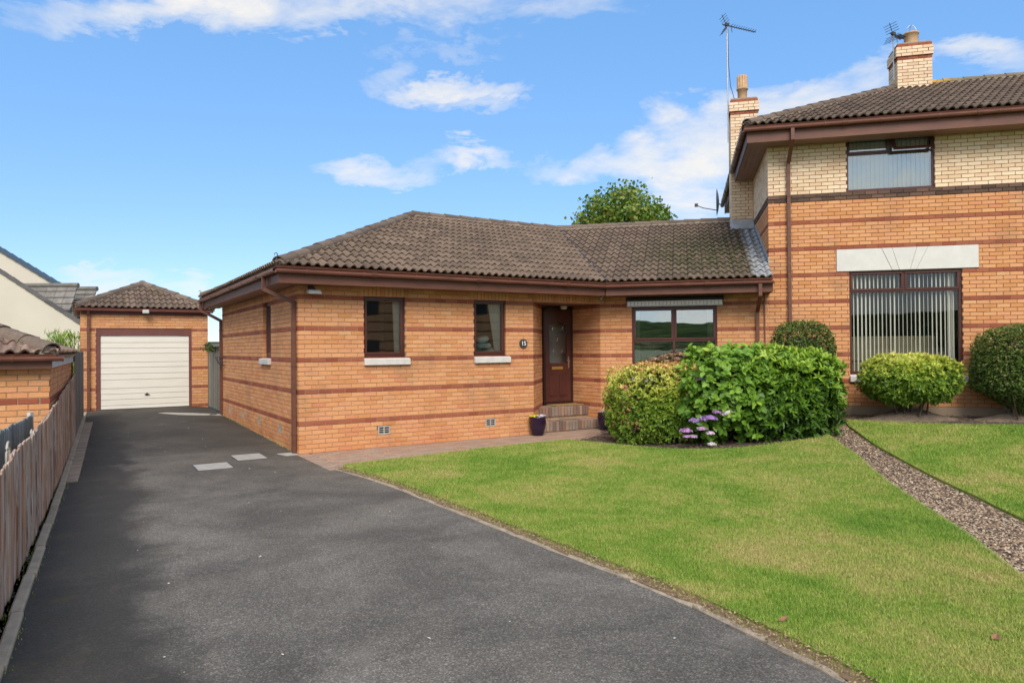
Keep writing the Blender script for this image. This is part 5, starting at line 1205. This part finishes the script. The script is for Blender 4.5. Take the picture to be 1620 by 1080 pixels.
for (px, py, Y, r_, lb) in ((13, 699, 6.35, .115, 'grey hoop showing over the fence top, nearer one'), (50, 680, 7.6, .085, 'small grey hoop behind the fence, farther one')):
    d = direction(px, py); k = Y / d.y; zt = EYE + d.z * k; t_ = thing('plant_hoop', lb, 'hoop', (d.x * k, Y, -1.05), rzf, 'plant hoops behind the fence')
    mb = MB(); mb.tube([(-r_, 0, 0), (-r_, 0, zt + 1.05 - r_), *[(-r_ * math.cos(math.pi * q / 10), 0, zt + 1.05 - r_ + r_ * math.sin(math.pi * q / 10)) for q in range(1, 10)], (r_, 0, zt + 1.05 - r_), (r_, 0, 0)], .011, 6); mb.build('hoop', 'concrete_light', t_)
# gate between the garage and the bungalow
root = thing('side_gate', 'tall grey weathered board gate between the garage and the bungalow', 'gate', tuple(FS(.06, 7.40, .11)), TH + math.pi / 2)
for i in range(19):
    mb = MB(); mb.box((0, -.011, 0), (.118, .011, 1.72 + R.uniform(-.02, .02))); put('board', bevel_mesh(mb.mesh('board', 'fence_grey'), .003), root, loc=(i * .125, R.uniform(-.006, .006), .04))
for z_ in (.3, 1.5): mb = MB(); mb.box((0, -.06, z_), (2.36, -.018, z_ + .09)); mb.build('rail', 'fence_grey', root)
mb = MB(); mb.box((-.02, .02, 1.70), (2.4, .10, 1.78)); mb.build('top_rail', 'fence_grey', root)
t_ = thing('flue_cowl', 'small galvanised flue cowl on a pole showing above the bungalow eaves', 'flue', tuple(FS(.45, 8.7, 0)))
mb = MB(); mb.tube([(0, 0, 0), (0, 0, 3.2)], .045, 10); mb.build('pipe', 'metal', t_); mb = MB(); mb.lathe([(.06, 3.18), (.15, 3.22), (.16, 3.30), (.10, 3.36), (0, 3.37)], n=14); mb.build('cowl', 'metal', t_)
# wire wall basket
t_ = thing('wire_basket', 'empty dark wire basket hung by the rear downpipe of the side wall', 'basket', tuple(FS(-.01, 6.86, 1.55)), TH)
mb = MB(); 
for f in (0, .5, 1):
    rr = .20 * math.cos(f * 1.2); mb.tube([(-rr * math.sin(k * math.pi / 8), rr * math.cos(k * math.pi / 8), -.22 * f) for k in range(9)], .007, 5)
for k in range(7): a_ = (k + 1) * math.pi / 8; mb.tube([(-.2 * math.sin(a_) * math.cos(f * 1.2), .2 * math.cos(a_) * math.cos(f * 1.2), -.22 * f) for f in (0, .33, .66, 1)], .005, 5)
mb.build('wire_frame', 'metal_dark', t_)

# ================================================================== PAVING
path_root = put('path', None, kind='structure')
pth = [tuple(FS(*q))[:2] for q in ((0, 0), (.0, -1.80), (.3, -1.64), (1.69, -1.50), (2.98, -1.30), (4.25, -1.26), (5.2, -1.1), (6.6, -1.1), (6.9, -.6), (6.37, .14), (4.6, .14), (4.6, 0))]
ps = sheet('path_base', pth, -.016, 'mortar_dark', .6); ps.parent = path_root
m1 = MB(); m1.box((-.0965, -.0465, -.05), (.0965, .0465, 0)); pv = bevel_mesh(m1.mesh('paver', 'paver'), .005)
pl_ = []
ed = [(0, 0)]
for r_ in range(-19, 3):
    for c_ in range(0, 36):
        f_ = c_ * .2 + (.1 if r_ % 2 else 0) + .1 + .1; s_ = r_ * .1 + .05
        w_ = FS(f_, s_)
        if f_ > .15 and inside(pth, w_.x, w_.y): pl_.append((f_, s_, 0.))
for i in range(18): pl_.append((.052, -.05 - .1 * i, 0.))                                          # header course against the driveway
pl_.sort(key=lambda q: FS(q[0], q[1]).length)
mb = MB()
for i, (f_, s_, rz) in enumerate(pl_):
    w_ = FS(f_, s_); z_ = ground(w_.x, w_.y) + .004 + R.uniform(-.002, .002)
    if i < 300: put('paver', pv, path_root, loc=(w_.x, w_.y, z_), rot=(R.uniform(-.01, .01), R.uniform(-.01, .01), TH + rz))
    else:
        M = Matrix.Translation((w_.x, w_.y, z_)) @ Matrix.Rotation(TH + rz, 4, 'Z'); n0 = len(mb.v)
        mb.v += [tuple(M @ v.co) for v in pv.vertices]; mb.f += [tuple(n0 + k for k in p.vertices) for p in pv.polygons]; mb.mi += [0] * len(pv.polygons)
mb.build('pavers', 'paver', path_root, kind='stuff')
# pavers between kerb and fence in the far half
t0_ = 5.3; m1 = MB(); m1.box((-.0985, -.072, -.05), (.0985, .072, 0)); pv2t = bevel_mesh(m1.mesh('paver', 'paver_tan'), .005)
sp_root = put('paver_strip', None, kind='structure')
for i in range(50):
    tt = t0_ + i * .152
    k0_ = kerbL0 + KD * (tt + 0); 
    a_ = KF + KD * tt; bq = a_ + KN * 0 - KN * .14
    z_ = ground(bq.x, bq.y) + .02
    gap = ((kerbL0 + (kerbL1 - kerbL0) * ((tt + 6) / (kerbL1 - kerbL0).length)) - a_).dot(KN) * -1
    put('paver', pv2t, sp_root, loc=(bq.x, bq.y, z_ + R.uniform(-.004, .004)), rot=(0, 0, math.atan2(KN.y, KN.x) + R.uniform(-.02, .02)))
# covers
for (f0_, s0_, f1_, s1_, lb) in ((-1.62, -.78, -1.15, -.20, 'pale ribbed inspection cover in the driveway, nearer the middle of the drive'), (-.97, -.15, -.53, .47, 'pale ribbed inspection cover in the driveway, closer to the corner downpipe')):
    cx_, cy_ = (f0_ + f1_) / 2, (s0_ + s1_) / 2; hw, hh = (f1_ - f0_) / 2, (s1_ - s0_) / 2; w_ = FS(cx_, cy_)
    t_ = thing('inspection_cover', lb, 'manhole cover', (w_.x, w_.y, ground(w_.x, w_.y)), TH, 'inspection covers in the driveway')
    mb = MB(); mb.box((-hw, -hh, -.02), (hw, hh, .006)); mb.build('plate', 'cover_metal', t_)
    mb = MB(); n = 12
    for i in range(n): x = -hw + .03 + (2 * hw - .06) * (i + .5) / n; mb.box((x - .009, -hh + .03, .005), (x + .009, hh - .03, .010))
    mb.build('tread_rib', 'cover_metal', t_); mb = MB(); [mb.box(*b) for b in (((-hw - .02, -hh - .02, -.02), (hw + .02, -hh - .003, .004)), ((-hw - .02, hh + .003, -.02), (hw + .02, hh + .02, .004)), ((-hw - .02, -hh - .002, -.02), (-hw - .003, hh + .002, .004)), ((hw + .003, -hh - .002, -.02), (hw + .02, hh + .002, .004)))]; mb.build('frame', 'metal_dark', t_)
def slab(poly, lb, z=.006):
    mb = MB(); zz = [ground(*FS(*p)[:2]) for p in poly]; n = len(poly)
    A = [mb.V(tuple(FS(*p)[:2]) + (q - .03,)) for p, q in zip(poly, zz)]; B_ = [mb.V(tuple(FS(*p)[:2]) + (q + z,)) for p, q in zip(poly, zz)]; mb.F(*A[::-1]); mb.F(*B_)
    for i in range(n): j = (i + 1) % n; mb.F(A[i], A[j], B_[j], B_[i])
    o = mb.build('concrete_patch', 'concrete_light'); tagged(o, lb, 'concrete patch')
slab([(-.95, 7.6), (-.45, 7.15), (-.02, 7.05), (-.02, 7.45), (-.5, 7.75), (-1.15, 8.35), (-1.35, 8.3)], 'pale stepped concrete patch in the tarmac before the side gate')
slab([(-.30, .22), (-.01, .26), (-.01, -.04), (-.22, -.06)], 'small pale concrete gully surround at the foot of the corner downpipe')

# ================================================================== PLANTS
def sup(c, r, e=2.6, lump=.10, ls=1.4, seed=0, flat=None):
    c = np.array(c); r = np.array(r)
    def f(dirs):
        q = (np.abs(dirs / r) ** e).sum(1) ** (-1 / e)
        nz = np.array([mnoise.noise(Vector(tuple(d * ls * 2 + seed))) + .5 * mnoise.noise(Vector(tuple(d * ls * 5 + seed))) for d in dirs])
        return c + dirs * (q * (1 + lump * nz))[:, None]
    return f
def leaves(name, surf, c, n, mat, size, parent, shell=(.72, 1.02), per=1, spread=.5, wid=.3, upb=.4, tonef=None, droop=.15, ymax=None, objs=0, zmin=None, fine=False, bias=None, nmin=0):
    d = rng.normal(size=(n, 3)); d /= np.linalg.norm(d, axis=1)[:, None]
    d = d[(d[:, 2] > -.75)]; P_ = surf(d); c = np.array(c)
    dep = rng.uniform(0, 1, len(d)) ** .55; k = shell[0] + (shell[1] - shell[0]) * dep; P_ = c + (P_ - c) * k[:, None]
    if zmin is not None: q = P_[:, 2] > zmin; P_, d, dep = P_[q], d[q], dep[q]
    N_ = len(P_); P_ = np.repeat(P_, per, 0); d = np.repeat(d, per, 0); dep = np.repeat(dep, per, 0); N = len(P_)
    cl = np.repeat(rng.random(N_), per)
    ax = d + np.array([0, 0, upb]) + rng.normal(size=(N, 3)) * .0; 
    if per > 1: jit = np.repeat(rng.normal(size=(N_, 3)) * .35, per, 0); ax = ax + jit
    ax /= np.linalg.norm(ax, axis=1)[:, None]
    rv = rng.normal(size=(N, 3)); t1 = np.cross(ax, rv); t1 /= np.linalg.norm(t1, axis=1)[:, None]
    sp = spread * rng.uniform(.6, 1.3, N)
    ld = ax * np.cos(sp)[:, None] + t1 * np.sin(sp)[:, None]; ld[:, 2] -= droop * rng.random(N); ld /= np.linalg.norm(ld, axis=1)[:, None]
    sd = np.cross(ld, ax + rng.normal(size=(N, 3)) * .25); sd /= np.linalg.norm(sd, axis=1)[:, None]; nm = np.cross(sd, ld)
    sz = size * rng.uniform(.65, 1.25, N); w_ = sz * wid
    hgt = (P_[:, 2] - P_[:, 2].min()) / (np.ptp(P_[:, 2]) + 1e-6)
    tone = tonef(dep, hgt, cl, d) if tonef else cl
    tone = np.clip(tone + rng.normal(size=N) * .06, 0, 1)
    if objs:
        pr = [project(*p) for p in P_]
        vis_ = np.array([(1 / q[2] if q and 0 < q[0] < 1620 and 0 < q[1] < 1080 else 0) for q in pr]) * (dep > .8) * (d[:, 1] < -.2)
        order = np.argsort(-vis_); pick = order[:objs]
        groups = {}
        for i in pick:
            tk = int(tone[i] * 5); key = (name, tk)
            if key not in groups:
                mb = MB(); h0 = .10
                vs_ = [(0, 0, 0), (-wid, .38, .06), (0, .5, 0), (wid, .38, .06), (-wid * .75, .72, .03), (wid * .75, .72, .03), (0, 1, -.08)]
                for v in vs_: mb.V(v)
                mb.f = [(0, 2, 1), (0, 3, 2), (1, 2, 4), (2, 3, 5), (2, 6, 4), (2, 5, 6)]; mb.mi = [0] * 6; me = mb.mesh('leaf', mat)
                at = me.attributes.new('tone', 'FLOAT', 'POINT'); at.data.foreach_set('value', [(tk + .5) / 5.] * 7); groups[key] = me
            M = Matrix(((sd[i][0], ld[i][0], nm[i][0], 0), (sd[i][1], ld[i][1], nm[i][1], 0), (sd[i][2], ld[i][2], nm[i][2], 0), (0, 0, 0, 1)))
            M = Matrix.Translation(Vector(P_[i]) - parent.location) @ M @ Matrix.Scale(float(sz[i]), 4); put('leaf', groups[key], parent, mat=M)
        kp = np.ones(N, bool); kp[pick] = False; P_, sd, ld, nm, sz, w_, tone = P_[kp], sd[kp], ld[kp], nm[kp], sz[kp], w_[kp], tone[kp]; N = len(P_)
    P_ = P_ - np.array(parent.location)
    if fine:
        V = np.stack([P_, P_ + ld * (sz * .5)[:, None] - sd * w_[:, None] + nm * (sz * .06)[:, None], P_ + ld * sz[:, None], P_ + ld * (sz * .5)[:, None] + sd * w_[:, None] + nm * (sz * .06)[:, None]], 1); nf = np.array([(0, 3, 2), (0, 2, 1)]); nv = 4
    else:
        L = ld * sz[:, None]; S_ = sd * w_[:, None]; Nn = nm * (sz * .07)[:, None]
        V = np.stack([P_, P_ + L * .38 - S_ + Nn, P_ + L * .5, P_ + L * .38 + S_ + Nn, P_ + L * .72 - S_ * .75 + Nn * .5, P_ + L * .72 + S_ * .75 + Nn * .5, P_ + L - Nn], 1)
        nf = np.array([(0, 2, 1), (0, 3, 2), (1, 2, 4), (2, 3, 5), (2, 6, 4), (2, 5, 6)]); nv = 7
    Fa = (nf[None] + (np.arange(N) * nv)[:, None, None]).reshape(-1, 3)
    return np_mesh('foliage', V.reshape(-1, 3), Fa, mat, np.repeat(tone, nv), parent=parent, kind='stuff')
def stems(parent, base, surf, c, n, r0=.02, mat='bark', k=.8):
    d = rng.normal(size=(n, 3)); d[:, 2] = np.abs(d[:, 2]) * .9 - .15; d /= np.linalg.norm(d, axis=1)[:, None]; E2 = surf(d); c = np.array(c); mb = MB()
    for e_ in E2:
        e_ = c + (e_ - c) * k; b = np.array(base) + rng.normal(size=3) * [.10, .10, 0]; m = (b + e_) / 2 + rng.normal(size=3) * .06; pl = np.array(parent.location); mb.tube([b - pl, m - pl, e_ - pl], [r0, r0 * .65, r0 * .3], 5)
    mb.build('stem', mat, parent)
def core(parent, surf, c, k=.62, mat='bark', zmin=None):
    """solid dark hull inside the shrub, coloured as its shaded interior"""
    dirs = []; 
    for i in range(9):
        for j in range(16):
            th_ = math.pi * i / 8; ph = 2 * math.pi * j / 16; dirs.append((math.sin(th_) * math.cos(ph) + 1e-6, math.sin(th_) * math.sin(ph) + 1e-6, math.cos(th_) + 1e-6))
    P_ = surf(np.array(dirs)); c = np.array(c); P_ = c + (P_ - c) * k; mb = MB(); pl = np.array(parent.location)
    for p in P_: mb.V(p - pl)
    for i in range(8):
        for j in range(16): mb.F(i * 16 + j, i * 16 + (j + 1) % 16, (i + 1) * 16 + (j + 1) % 16, (i + 1) * 16 + j)
    mb.build('twigs', mat, parent)  # one closed hull; the shade among the twigs is in its dark colour
def gz_at(x, y): return ground(x, y)
# rhododendron
c = (4.68, 12.35, gz_at(4.68, 12.35) + .66); s1 = sup(c, (.77, .78, .70), 3.6, .13, 1.6, 3)
t_ = thing('rhododendron', 'large glossy green rhododendron filling the right half of the planting bed', 'shrub', (4.85, 12.35, gz_at(4.85, 12.35)))
leaves('rhodo', s1, c, 3000, 'leaf_rhodo', .115, t_, (.68, 1.13), 8, 1.0, .155, .5, lambda dep, h, cl, d: .10 + .62 * h ** 1.5 * dep + .46 * (cl - .35) + .16 * d[:, 2], .25, objs=300)  # sunlit top painted into the leaf tone by height and upward facing
core(t_, s1, c, .60, 'core_shade'); stems(t_, (4.85, 12.35, .2), s1, c, 26)
# pieris hedge
c = (2.78, 12.75, .70); s2 = sup(c, (1.03, .62, .66), 4.6, .12, 1.6, 9)
t_ = thing('pieris_shrub', 'clipped yellow green leafed shrub at the left end of the front bed', 'shrub', (2.78, 12.75, 0))
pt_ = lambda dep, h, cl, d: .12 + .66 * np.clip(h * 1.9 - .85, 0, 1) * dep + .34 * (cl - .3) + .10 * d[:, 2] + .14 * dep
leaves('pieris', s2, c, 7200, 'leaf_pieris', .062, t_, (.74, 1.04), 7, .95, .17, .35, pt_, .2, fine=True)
core(t_, s2, c, .60, 'core_shade'); stems(t_, (2.78, 12.75, .0), s2, c, 24, .012)
# hydrangea
c = (3.82, 12.45, .78 + .06); s3 = sup(c, (.88, .82, .76), 2.8, .17, 1.6, 21)
t_ = thing('hydrangea', 'broad leafed hydrangea with mauve lacecap flowers in the middle of the bed', 'shrub', (3.82, 12.45, .05))
leaves('hydr', s3, c, 1900, 'leaf_hydrangea', .135, t_, (.66, 1.12), 4, 1.15, .30, .45, lambda dep, h, cl, d: .15 + .45 * h * dep + .40 * (cl - .3), .3, objs=220)  # upper outer leaves given a paler tone to paint in the lit top
core(t_, s3, c, .60, 'core_shade'); stems(t_, (3.82, 12.45, .05), s3, c, 22)
def bloom(parent, p, r_, mat, n=60, tone=None):
    p = np.array(p) - np.array(parent.location); q = rng.normal(size=(n, 3)); q /= np.linalg.norm(q, axis=1)[:, None]; q[:, 2] = np.abs(q[:, 2]) * .45; C_ = p + q * r_ * rng.uniform(.55, 1, (n, 1))
    u = rng.normal(size=(n, 3)); u /= np.linalg.norm(u, axis=1)[:, None]; v = np.cross(u, q + .01); v /= np.linalg.norm(v, axis=1)[:, None]; s_ = r_ * .22
    V = np.stack([C_ - u * s_, C_ + v * s_, C_ + u * s_, C_ - v * s_], 1).reshape(-1, 3); Fa = (np.array([(0, 1, 2), (0, 2, 3)])[None] + (np.arange(n) * 4)[:, None, None]).reshape(-1, 3)
    return np_mesh('flower_head', V, Fa, mat, np.repeat(np.clip((rng.random(n) if tone is None else tone + rng.normal(size=n) * .15), 0, 1), 4), parent=parent)
for (px, py, Y, r_, tn) in ((1098, 665, 11.78, .07, .0), (1084, 681, 11.72, .07, .3), (1110, 678, 11.70, .06, .6), (1120, 662, 11.68, .09, .1), (1150, 654, 11.66, .08, .9), (1157, 660, 11.64, .06, .7), (1128, 588, 12.2, .07, .7), (1108, 600, 12.1, .08, .5), (1118, 596, 12.15, .06, .4), (1070, 580, 12.8, .07, .8), (1095, 690, 11.70, .05, .7), (1124, 702, 11.62, .05, .9), (1122, 685, 11.66, .05, .8), (1132, 652, 11.66, .05, .2), (1085, 690, 11.7, .045, .4)):
    d = direction(px, py); k = Y / d.y; bloom(t_, (d.x * k, Y - .06, EYE + d.z * k), r_ * 1.5, 'petal', 120, tn)
for (px, py, Y) in ((1022, 580, 13.1), (1034, 574, 13.15), (1048, 570, 13.2), (1060, 567, 13.2), (1075, 566, 13.2), (1030, 584, 13.0), (1052, 578, 13.1), (1068, 574, 13.1), (1085, 568, 13.2)):
    d = direction(px, py); k = Y / d.y; bloom(t_, (d.x * k, Y - .1, EYE + d.z * k + .06), .10, 'dead_bloom', 80)
# round clipped shrub behind
g = gz_at(5.5, 13.5); c = (5.50, 13.42, g + .94); s4 = sup(c, (.54, .45, .93), 3.6, .04, 1.5, 5)
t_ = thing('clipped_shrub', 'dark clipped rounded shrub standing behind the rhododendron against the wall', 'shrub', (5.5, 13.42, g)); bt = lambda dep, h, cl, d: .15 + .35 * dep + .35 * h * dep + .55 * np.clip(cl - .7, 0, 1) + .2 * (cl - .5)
leaves('box', s4, c, 17000, 'leaf_box', .036, t_, (.80, 1.02), 3, .9, .3, .2, bt, .1, fine=True); core(t_, s4, c, .72, 'core_shade')
# pieris by the big window
g = gz_at(7.2, 12.9); c = (7.20, 12.85, g + .74); s5 = sup(c, (.80, .60, .42), 2.4, .16, 1.5, 13)
t_ = thing('pieris_shrub', 'rounded yellow green shrub on a soil mound under the large blind window', 'shrub', (7.2, 12.85, g))
leaves('pieris2', s5, c, 6000, 'leaf_pieris', .066, t_, (.72, 1.05), 7, 1.0, .17, .3, lambda dep, h, cl, d: .08 + .60 * np.clip(h * 1.7 - .75, 0, 1) * dep + .36 * (cl - .3) + .12 * dep, .3, fine=True); core(t_, s5, c, .60, 'core_shade'); stems(t_, (7.2, 12.85, g + .1), s5, c, 26, .018)
# big clipped shrub at the right edge
g = gz_at(8.95, 12.55); c = (9.17, 12.62, g + .88); s6 = sup(c, (.80, .70, .82), 3.0, .05, 1.5, 31)
def s6b(d, f=s6, c=np.array((9.17, 12.62, g + .88))):
    P_ = f(d); k = np.clip((P_[:, 2] - (c[2] - .85)) / .55, .35, 1); P_[:, :2] = c[:2] + (P_[:, :2] - c[:2]) * k[:, None]; return P_
t_ = thing('clipped_shrub', 'large dark clipped egg shaped shrub with bare twigs at the right edge', 'shrub', (9.02, 12.62, g))
leaves('box2', s6b, c, 20000, 'leaf_box', .038, t_, (.80, 1.02), 3, .9, .3, .2, bt, .1, fine=True); core(t_, s6b, c, .72, 'core_shade'); stems(t_, (9.02, 12.62, g + .0), s6b, c, 40, .014, k=.97)
# soil mounds
def mound(x, y, rx, ry, h, lb):
    g = gz_at(x, y) + .0; mb = MB(); rg = [[mb.V((x, y, g + h))]]; K = 28; rows = 8
    for i in range(1, rows + 1):
        f = i / rows; rg.append([mb.V((x + rx * f * math.cos(2 * math.pi * k / K), y + ry * f * math.sin(2 * math.pi * k / K), g + h * (1 - ss(f)) + (.03 * mnoise.noise(Vector((x + f * 6 * math.cos(2 * math.pi * k / K), f * 6 * math.sin(2 * math.pi * k / K), 3))) if f < 1 else -.05) + .01)) for k in range(K)])
    for k in range(K): mb.F(rg[0][0], rg[1][k], rg[1][(k + 1) % K])
    for a_, b_ in zip(rg[1:], rg[2:]):
        for k in range(K): mb.F(a_[k], a_[(k + 1) % K], b_[(k + 1) % K], b_[k])
    o = mb.build('soil_mound', 'earth_mound', smooth=True); tagged(o, lb, 'soil')
mound(7.25, 12.95, .95, .45, .20, 'grey brown soil mound heaped under the window shrub'); mound(9.1, 12.72, .9, .38, .16, 'grey brown soil mound under the clipped shrub at the right edge')
# bamboo like plant beside the garage
t_ = thing('bamboo', 'bright green bamboo leaves beside the garage corner', 'plant', (-11.95, 18.6, -1.0)); mb = MB()
for i in range(34):
    x, y = R.uniform(-.1, .5), R.uniform(-.3, .3); h = R.uniform(2.5, 3.2); mb.tube([(x, y, 0), (x + R.uniform(-.1, .1), y, h)], .008, 4)
mb.build('cane', 'bark', t_)
P_ = []; n = 900; b0 = np.c_[rng.uniform(-.15, .55, n), rng.uniform(-.35, .35, n), 1.2 + rng.random(n) ** .7 * 1.95]; dd = rng.normal(size=(n, 3)) * .5 + np.array([0, 0, .9]); dd /= np.linalg.norm(dd, axis=1)[:, None]; sd = np.cross(dd, rng.normal(size=(n, 3))); sd /= np.linalg.norm(sd, axis=1)[:, None]; sz = rng.uniform(.15, .3, n)[:, None]
V = np.stack([b0, b0 + dd * sz * .4 - sd * .016, b0 + dd * sz, b0 + dd * sz * .4 + sd * .016], 1).reshape(-1, 3); Fa = (np.array([(0, 3, 2), (0, 2, 1)])[None] + (np.arange(n) * 4)[:, None, None]).reshape(-1, 3); np_mesh('foliage', V, Fa, 'leaf_bamboo', np.repeat(rng.random(n), 4), parent=t_, kind='stuff')
# creeper drooping over the gate
t_ = thing('creeper', 'straggling green creeper drooping over the top of the side gate', 'plant', tuple(FS(.02, 8.6, 1.8))); s7 = sup(tuple(FS(-.02, 8.6, 1.80)), (.16, .9, .10), 2, .3, 2, 2); leaves('cr', s7, tuple(FS(-.02, 8.6, 1.80)), 260, 'leaf_box', .05, t_, (.5, 1.), 2, 1.2, .3, -.2, lambda dep, h, cl, d: cl, .4, fine=True)
# tree behind
TX, TY = 4.08, 26.
t_ = thing('tree', 'leafy green tree rising behind the bungalow ridge', 'tree', (TX, TY, 0)); mb = MB(); mb.tube([(0, 0, -.2), (.05, 0, 1.2), (0, .05, 2.6), (-.1, 0, 4.2), (.05, 0, 6.0)], [.16, .14, .11, .07, .03], 10)
for i in range(26):
    z0_ = R.uniform(2.0, 5.6); a_ = R.uniform(0, 6.28); L = R.uniform(.8, 1.9) * (1.25 - z0_ / 8); mb.tube([(0, 0, z0_), (math.cos(a_) * L * .5, math.sin(a_) * L * .5, z0_ + L * .35), (math.cos(a_) * L, math.sin(a_) * L, z0_ + L * .85)], [.04, .025, .01], 5)
mb.build('trunk', 'bark', t_)
cr_c = np.array((TX, TY, 4.85)); 
def crown_pts(n):
    d = rng.normal(size=(n, 3)); d /= np.linalg.norm(d, axis=1)[:, None]; r_ = np.array((2.0, 2.0, 2.65)); f = np.array([mnoise.noise(Vector(tuple(q * 3.1))) + .6 * mnoise.noise(Vector(tuple(q * 7.))) for q in d]); return cr_c + d * r_ * (1 + .17 * f)[:, None] * (rng.uniform(.25, 1, (n, 1)) ** .45)
cl_ = crown_pts(1700); per = 16; n = len(cl_) * per; P_ = np.repeat(cl_, per, 0) + rng.normal(size=(n, 3)) * .14 - np.array((TX, TY, 0)); ld = rng.normal(size=(n, 3)); ld /= np.linalg.norm(ld, axis=1)[:, None]; sd = np.cross(ld, rng.normal(size=(n, 3))); sd /= np.linalg.norm(sd, axis=1)[:, None]; sz = rng.uniform(.09, .17, n)[:, None]
V = np.stack([P_, P_ + ld * sz * .5 - sd * sz * .42, P_ + ld * sz, P_ + ld * sz * .5 + sd * sz * .42], 1).reshape(-1, 3); Fa = (np.array([(0, 3, 2), (0, 2, 1)])[None] + (np.arange(n) * 4)[:, None, None]).reshape(-1, 3)
tn = np.clip(np.repeat(rng.random(len(cl_)), per) * .7 + rng.random(n) * .35, 0, 1); np_mesh('crown', V, Fa, 'leaf_tree', np.repeat(tn, 4), parent=t_)
# flower pots
def pot(loc, lb, kinds):
    t_ = thing('plant_pot', lb, 'plant pot', loc, 0, 'purple glazed pots by the front steps')
    mb = MB(); mb.lathe([(0, 0), (.105, 0), (.118, .02), (.158, .16), (.168, .26), (.160, .33), (.168, .345), (.168, .365), (.150, .365), (.146, .33), (0, .33)], (0, 0, 0), 28); mb.build('pot', 'pot_purple', t_, smooth=True)
    mb = MB(); mb.lathe([(0, .345), (.148, .338)], (0, 0, 0), 20); mb.build('compost', 'soil', t_)
    for (x, y, r_, mt) in kinds: bloom(t_, (loc[0] + x, loc[1] + y, loc[2] + .37), r_, mt, 46)
p = FS(4.58, -.17); pot((p.x, p.y, .006), 'purple glazed pot of yellow and white flowers left of the steps', [(-.08, -.05, .085, 'petal_yellow'), (-.02, .05, .06, 'petal_yellow'), (.06, -.04, .075, 'petal_white'), (.10, .04, .07, 'petal_white'), (.02, -.09, .06, 'petal_white')])
p = GS(-.02, -.34); pot((p.x, p.y, .006), 'purple glazed pot of faded pink flowers right of the steps', [(-.07, -.05, .08, 'petal_pink'), (.05, -.05, .08, 'petal_pink'), (0, .05, .07, 'petal_pink')])
# ornaments behind the wide window: two white flower bunches
for (g_, lb) in ((.86, 'white flower bunch on the sill behind the left lower pane'), (1.36, 'white flower bunch on the sill behind the right lower pane')):
    p = GS(g_, .30, 1.30); t_ = thing('vase', lb, 'vase', tuple(p), 0, 'white flower vases in the wide window'); mb = MB(); mb.lathe([(0, 0), (.05, 0), (.065, .1), (.035, .2), (.045, .26)], (0, 0, 0), 16); mb.build('jar', 'curtain', t_, smooth=True); [bloom(t_, (p.x + x, p.y + y, p.z + z), .1, 'petal_white', 60, .8) for x, y, z in ((0, 0, .3), (.08, 0, .26), (-.08, 0, .24), (0, 0, .42))]
# house across the road that the small windows mirror
root = thing('brick_house', 'orange brick house across the road, seen only as a reflection in the small windows', 'house', (20.5, -2.0, 0), -2.217); Rb = Building(root)
mb = MB(); mb.box((-6, 0, -.2), (6, 8, 5.2)); mb.build('wall', 'brick_tan', root)
for k in range(1, 10): m2 = MB(); m2.box((-6.01, -.012, k * .525), (6.01, 0, k * .525 + .075)); m2.build('brick_band', 'brick_red', root)
for (x, z) in ((-3.5, 1), (2.5, 1), (-3.5, 3.6), (2.5, 3.6)): m2 = MB(); m2.box((x, -.03, z), (x + 1.4, 0.02, z + 1.2)); m2.build('window', 'room_dark', root)
mb = MB(); mb.hexa([(-6.5, -.5, 5.2), (6.5, -.5, 5.2), (6.5, 8.5, 5.2), (-6.5, 8.5, 5.2), (-3, 3.9, 7.4), (3, 3.9, 7.4), (3, 4.1, 7.4), (-3, 4.1, 7.4)]); mb.build('roof', 'tile_red', root)
# fallen leaves
for (px, py, mt, s_, lb) in ((1240, 990, 'leaf_dead', .05, 'curled brown leaf on the lawn near the driveway edge'), (1576, 1019, 'leaf_dead', .045, 'reddish fallen leaf on the lawn at the lower right'), (1140, 872, 'leaf_dead', .03, 'tiny brown leaf on the middle of the lawn')):
    d = direction(px, py); k = -EYE / d.z; x, y = d.x * k, d.y * k; mb = MB(); g = [(-1, 0, .1), (-.4, .5, .25), (.4, .45, .1), (1, .1, .4), (.5, -.45, .2), (-.4, -.5, .3), (0, 0, .0)]
    for q in g: mb.V(tuple(v * s_ for v in q))
    mb.f = [(0, 1, 6), (1, 2, 6), (2, 3, 6), (3, 4, 6), (4, 5, 6), (5, 0, 6)]; mb.mi = [0] * 6; o = mb.build('fallen_leaf', mt, loc=(x, y, ground(x, y) + .036), rot=(.25, .2, R.uniform(0, 6))); tagged(o, lb, 'leaf')
# scattered pale grit on the driveway
o_ = chips('grit', [(-4.9, 8), (-2.6, 3.5), (-.5, 2.5), (1.5, 2.5), (1.0, 4.5), (-.6, 7), (-2.4, 9.5), (-3.5, 11.4), (-7.2, 17), (-9.6, 17.5)], 170, .001, .008, 'pebble_white'); tagged(o_, 'scattered pale grit and bits lying on the tarmac driveway', 'grit')
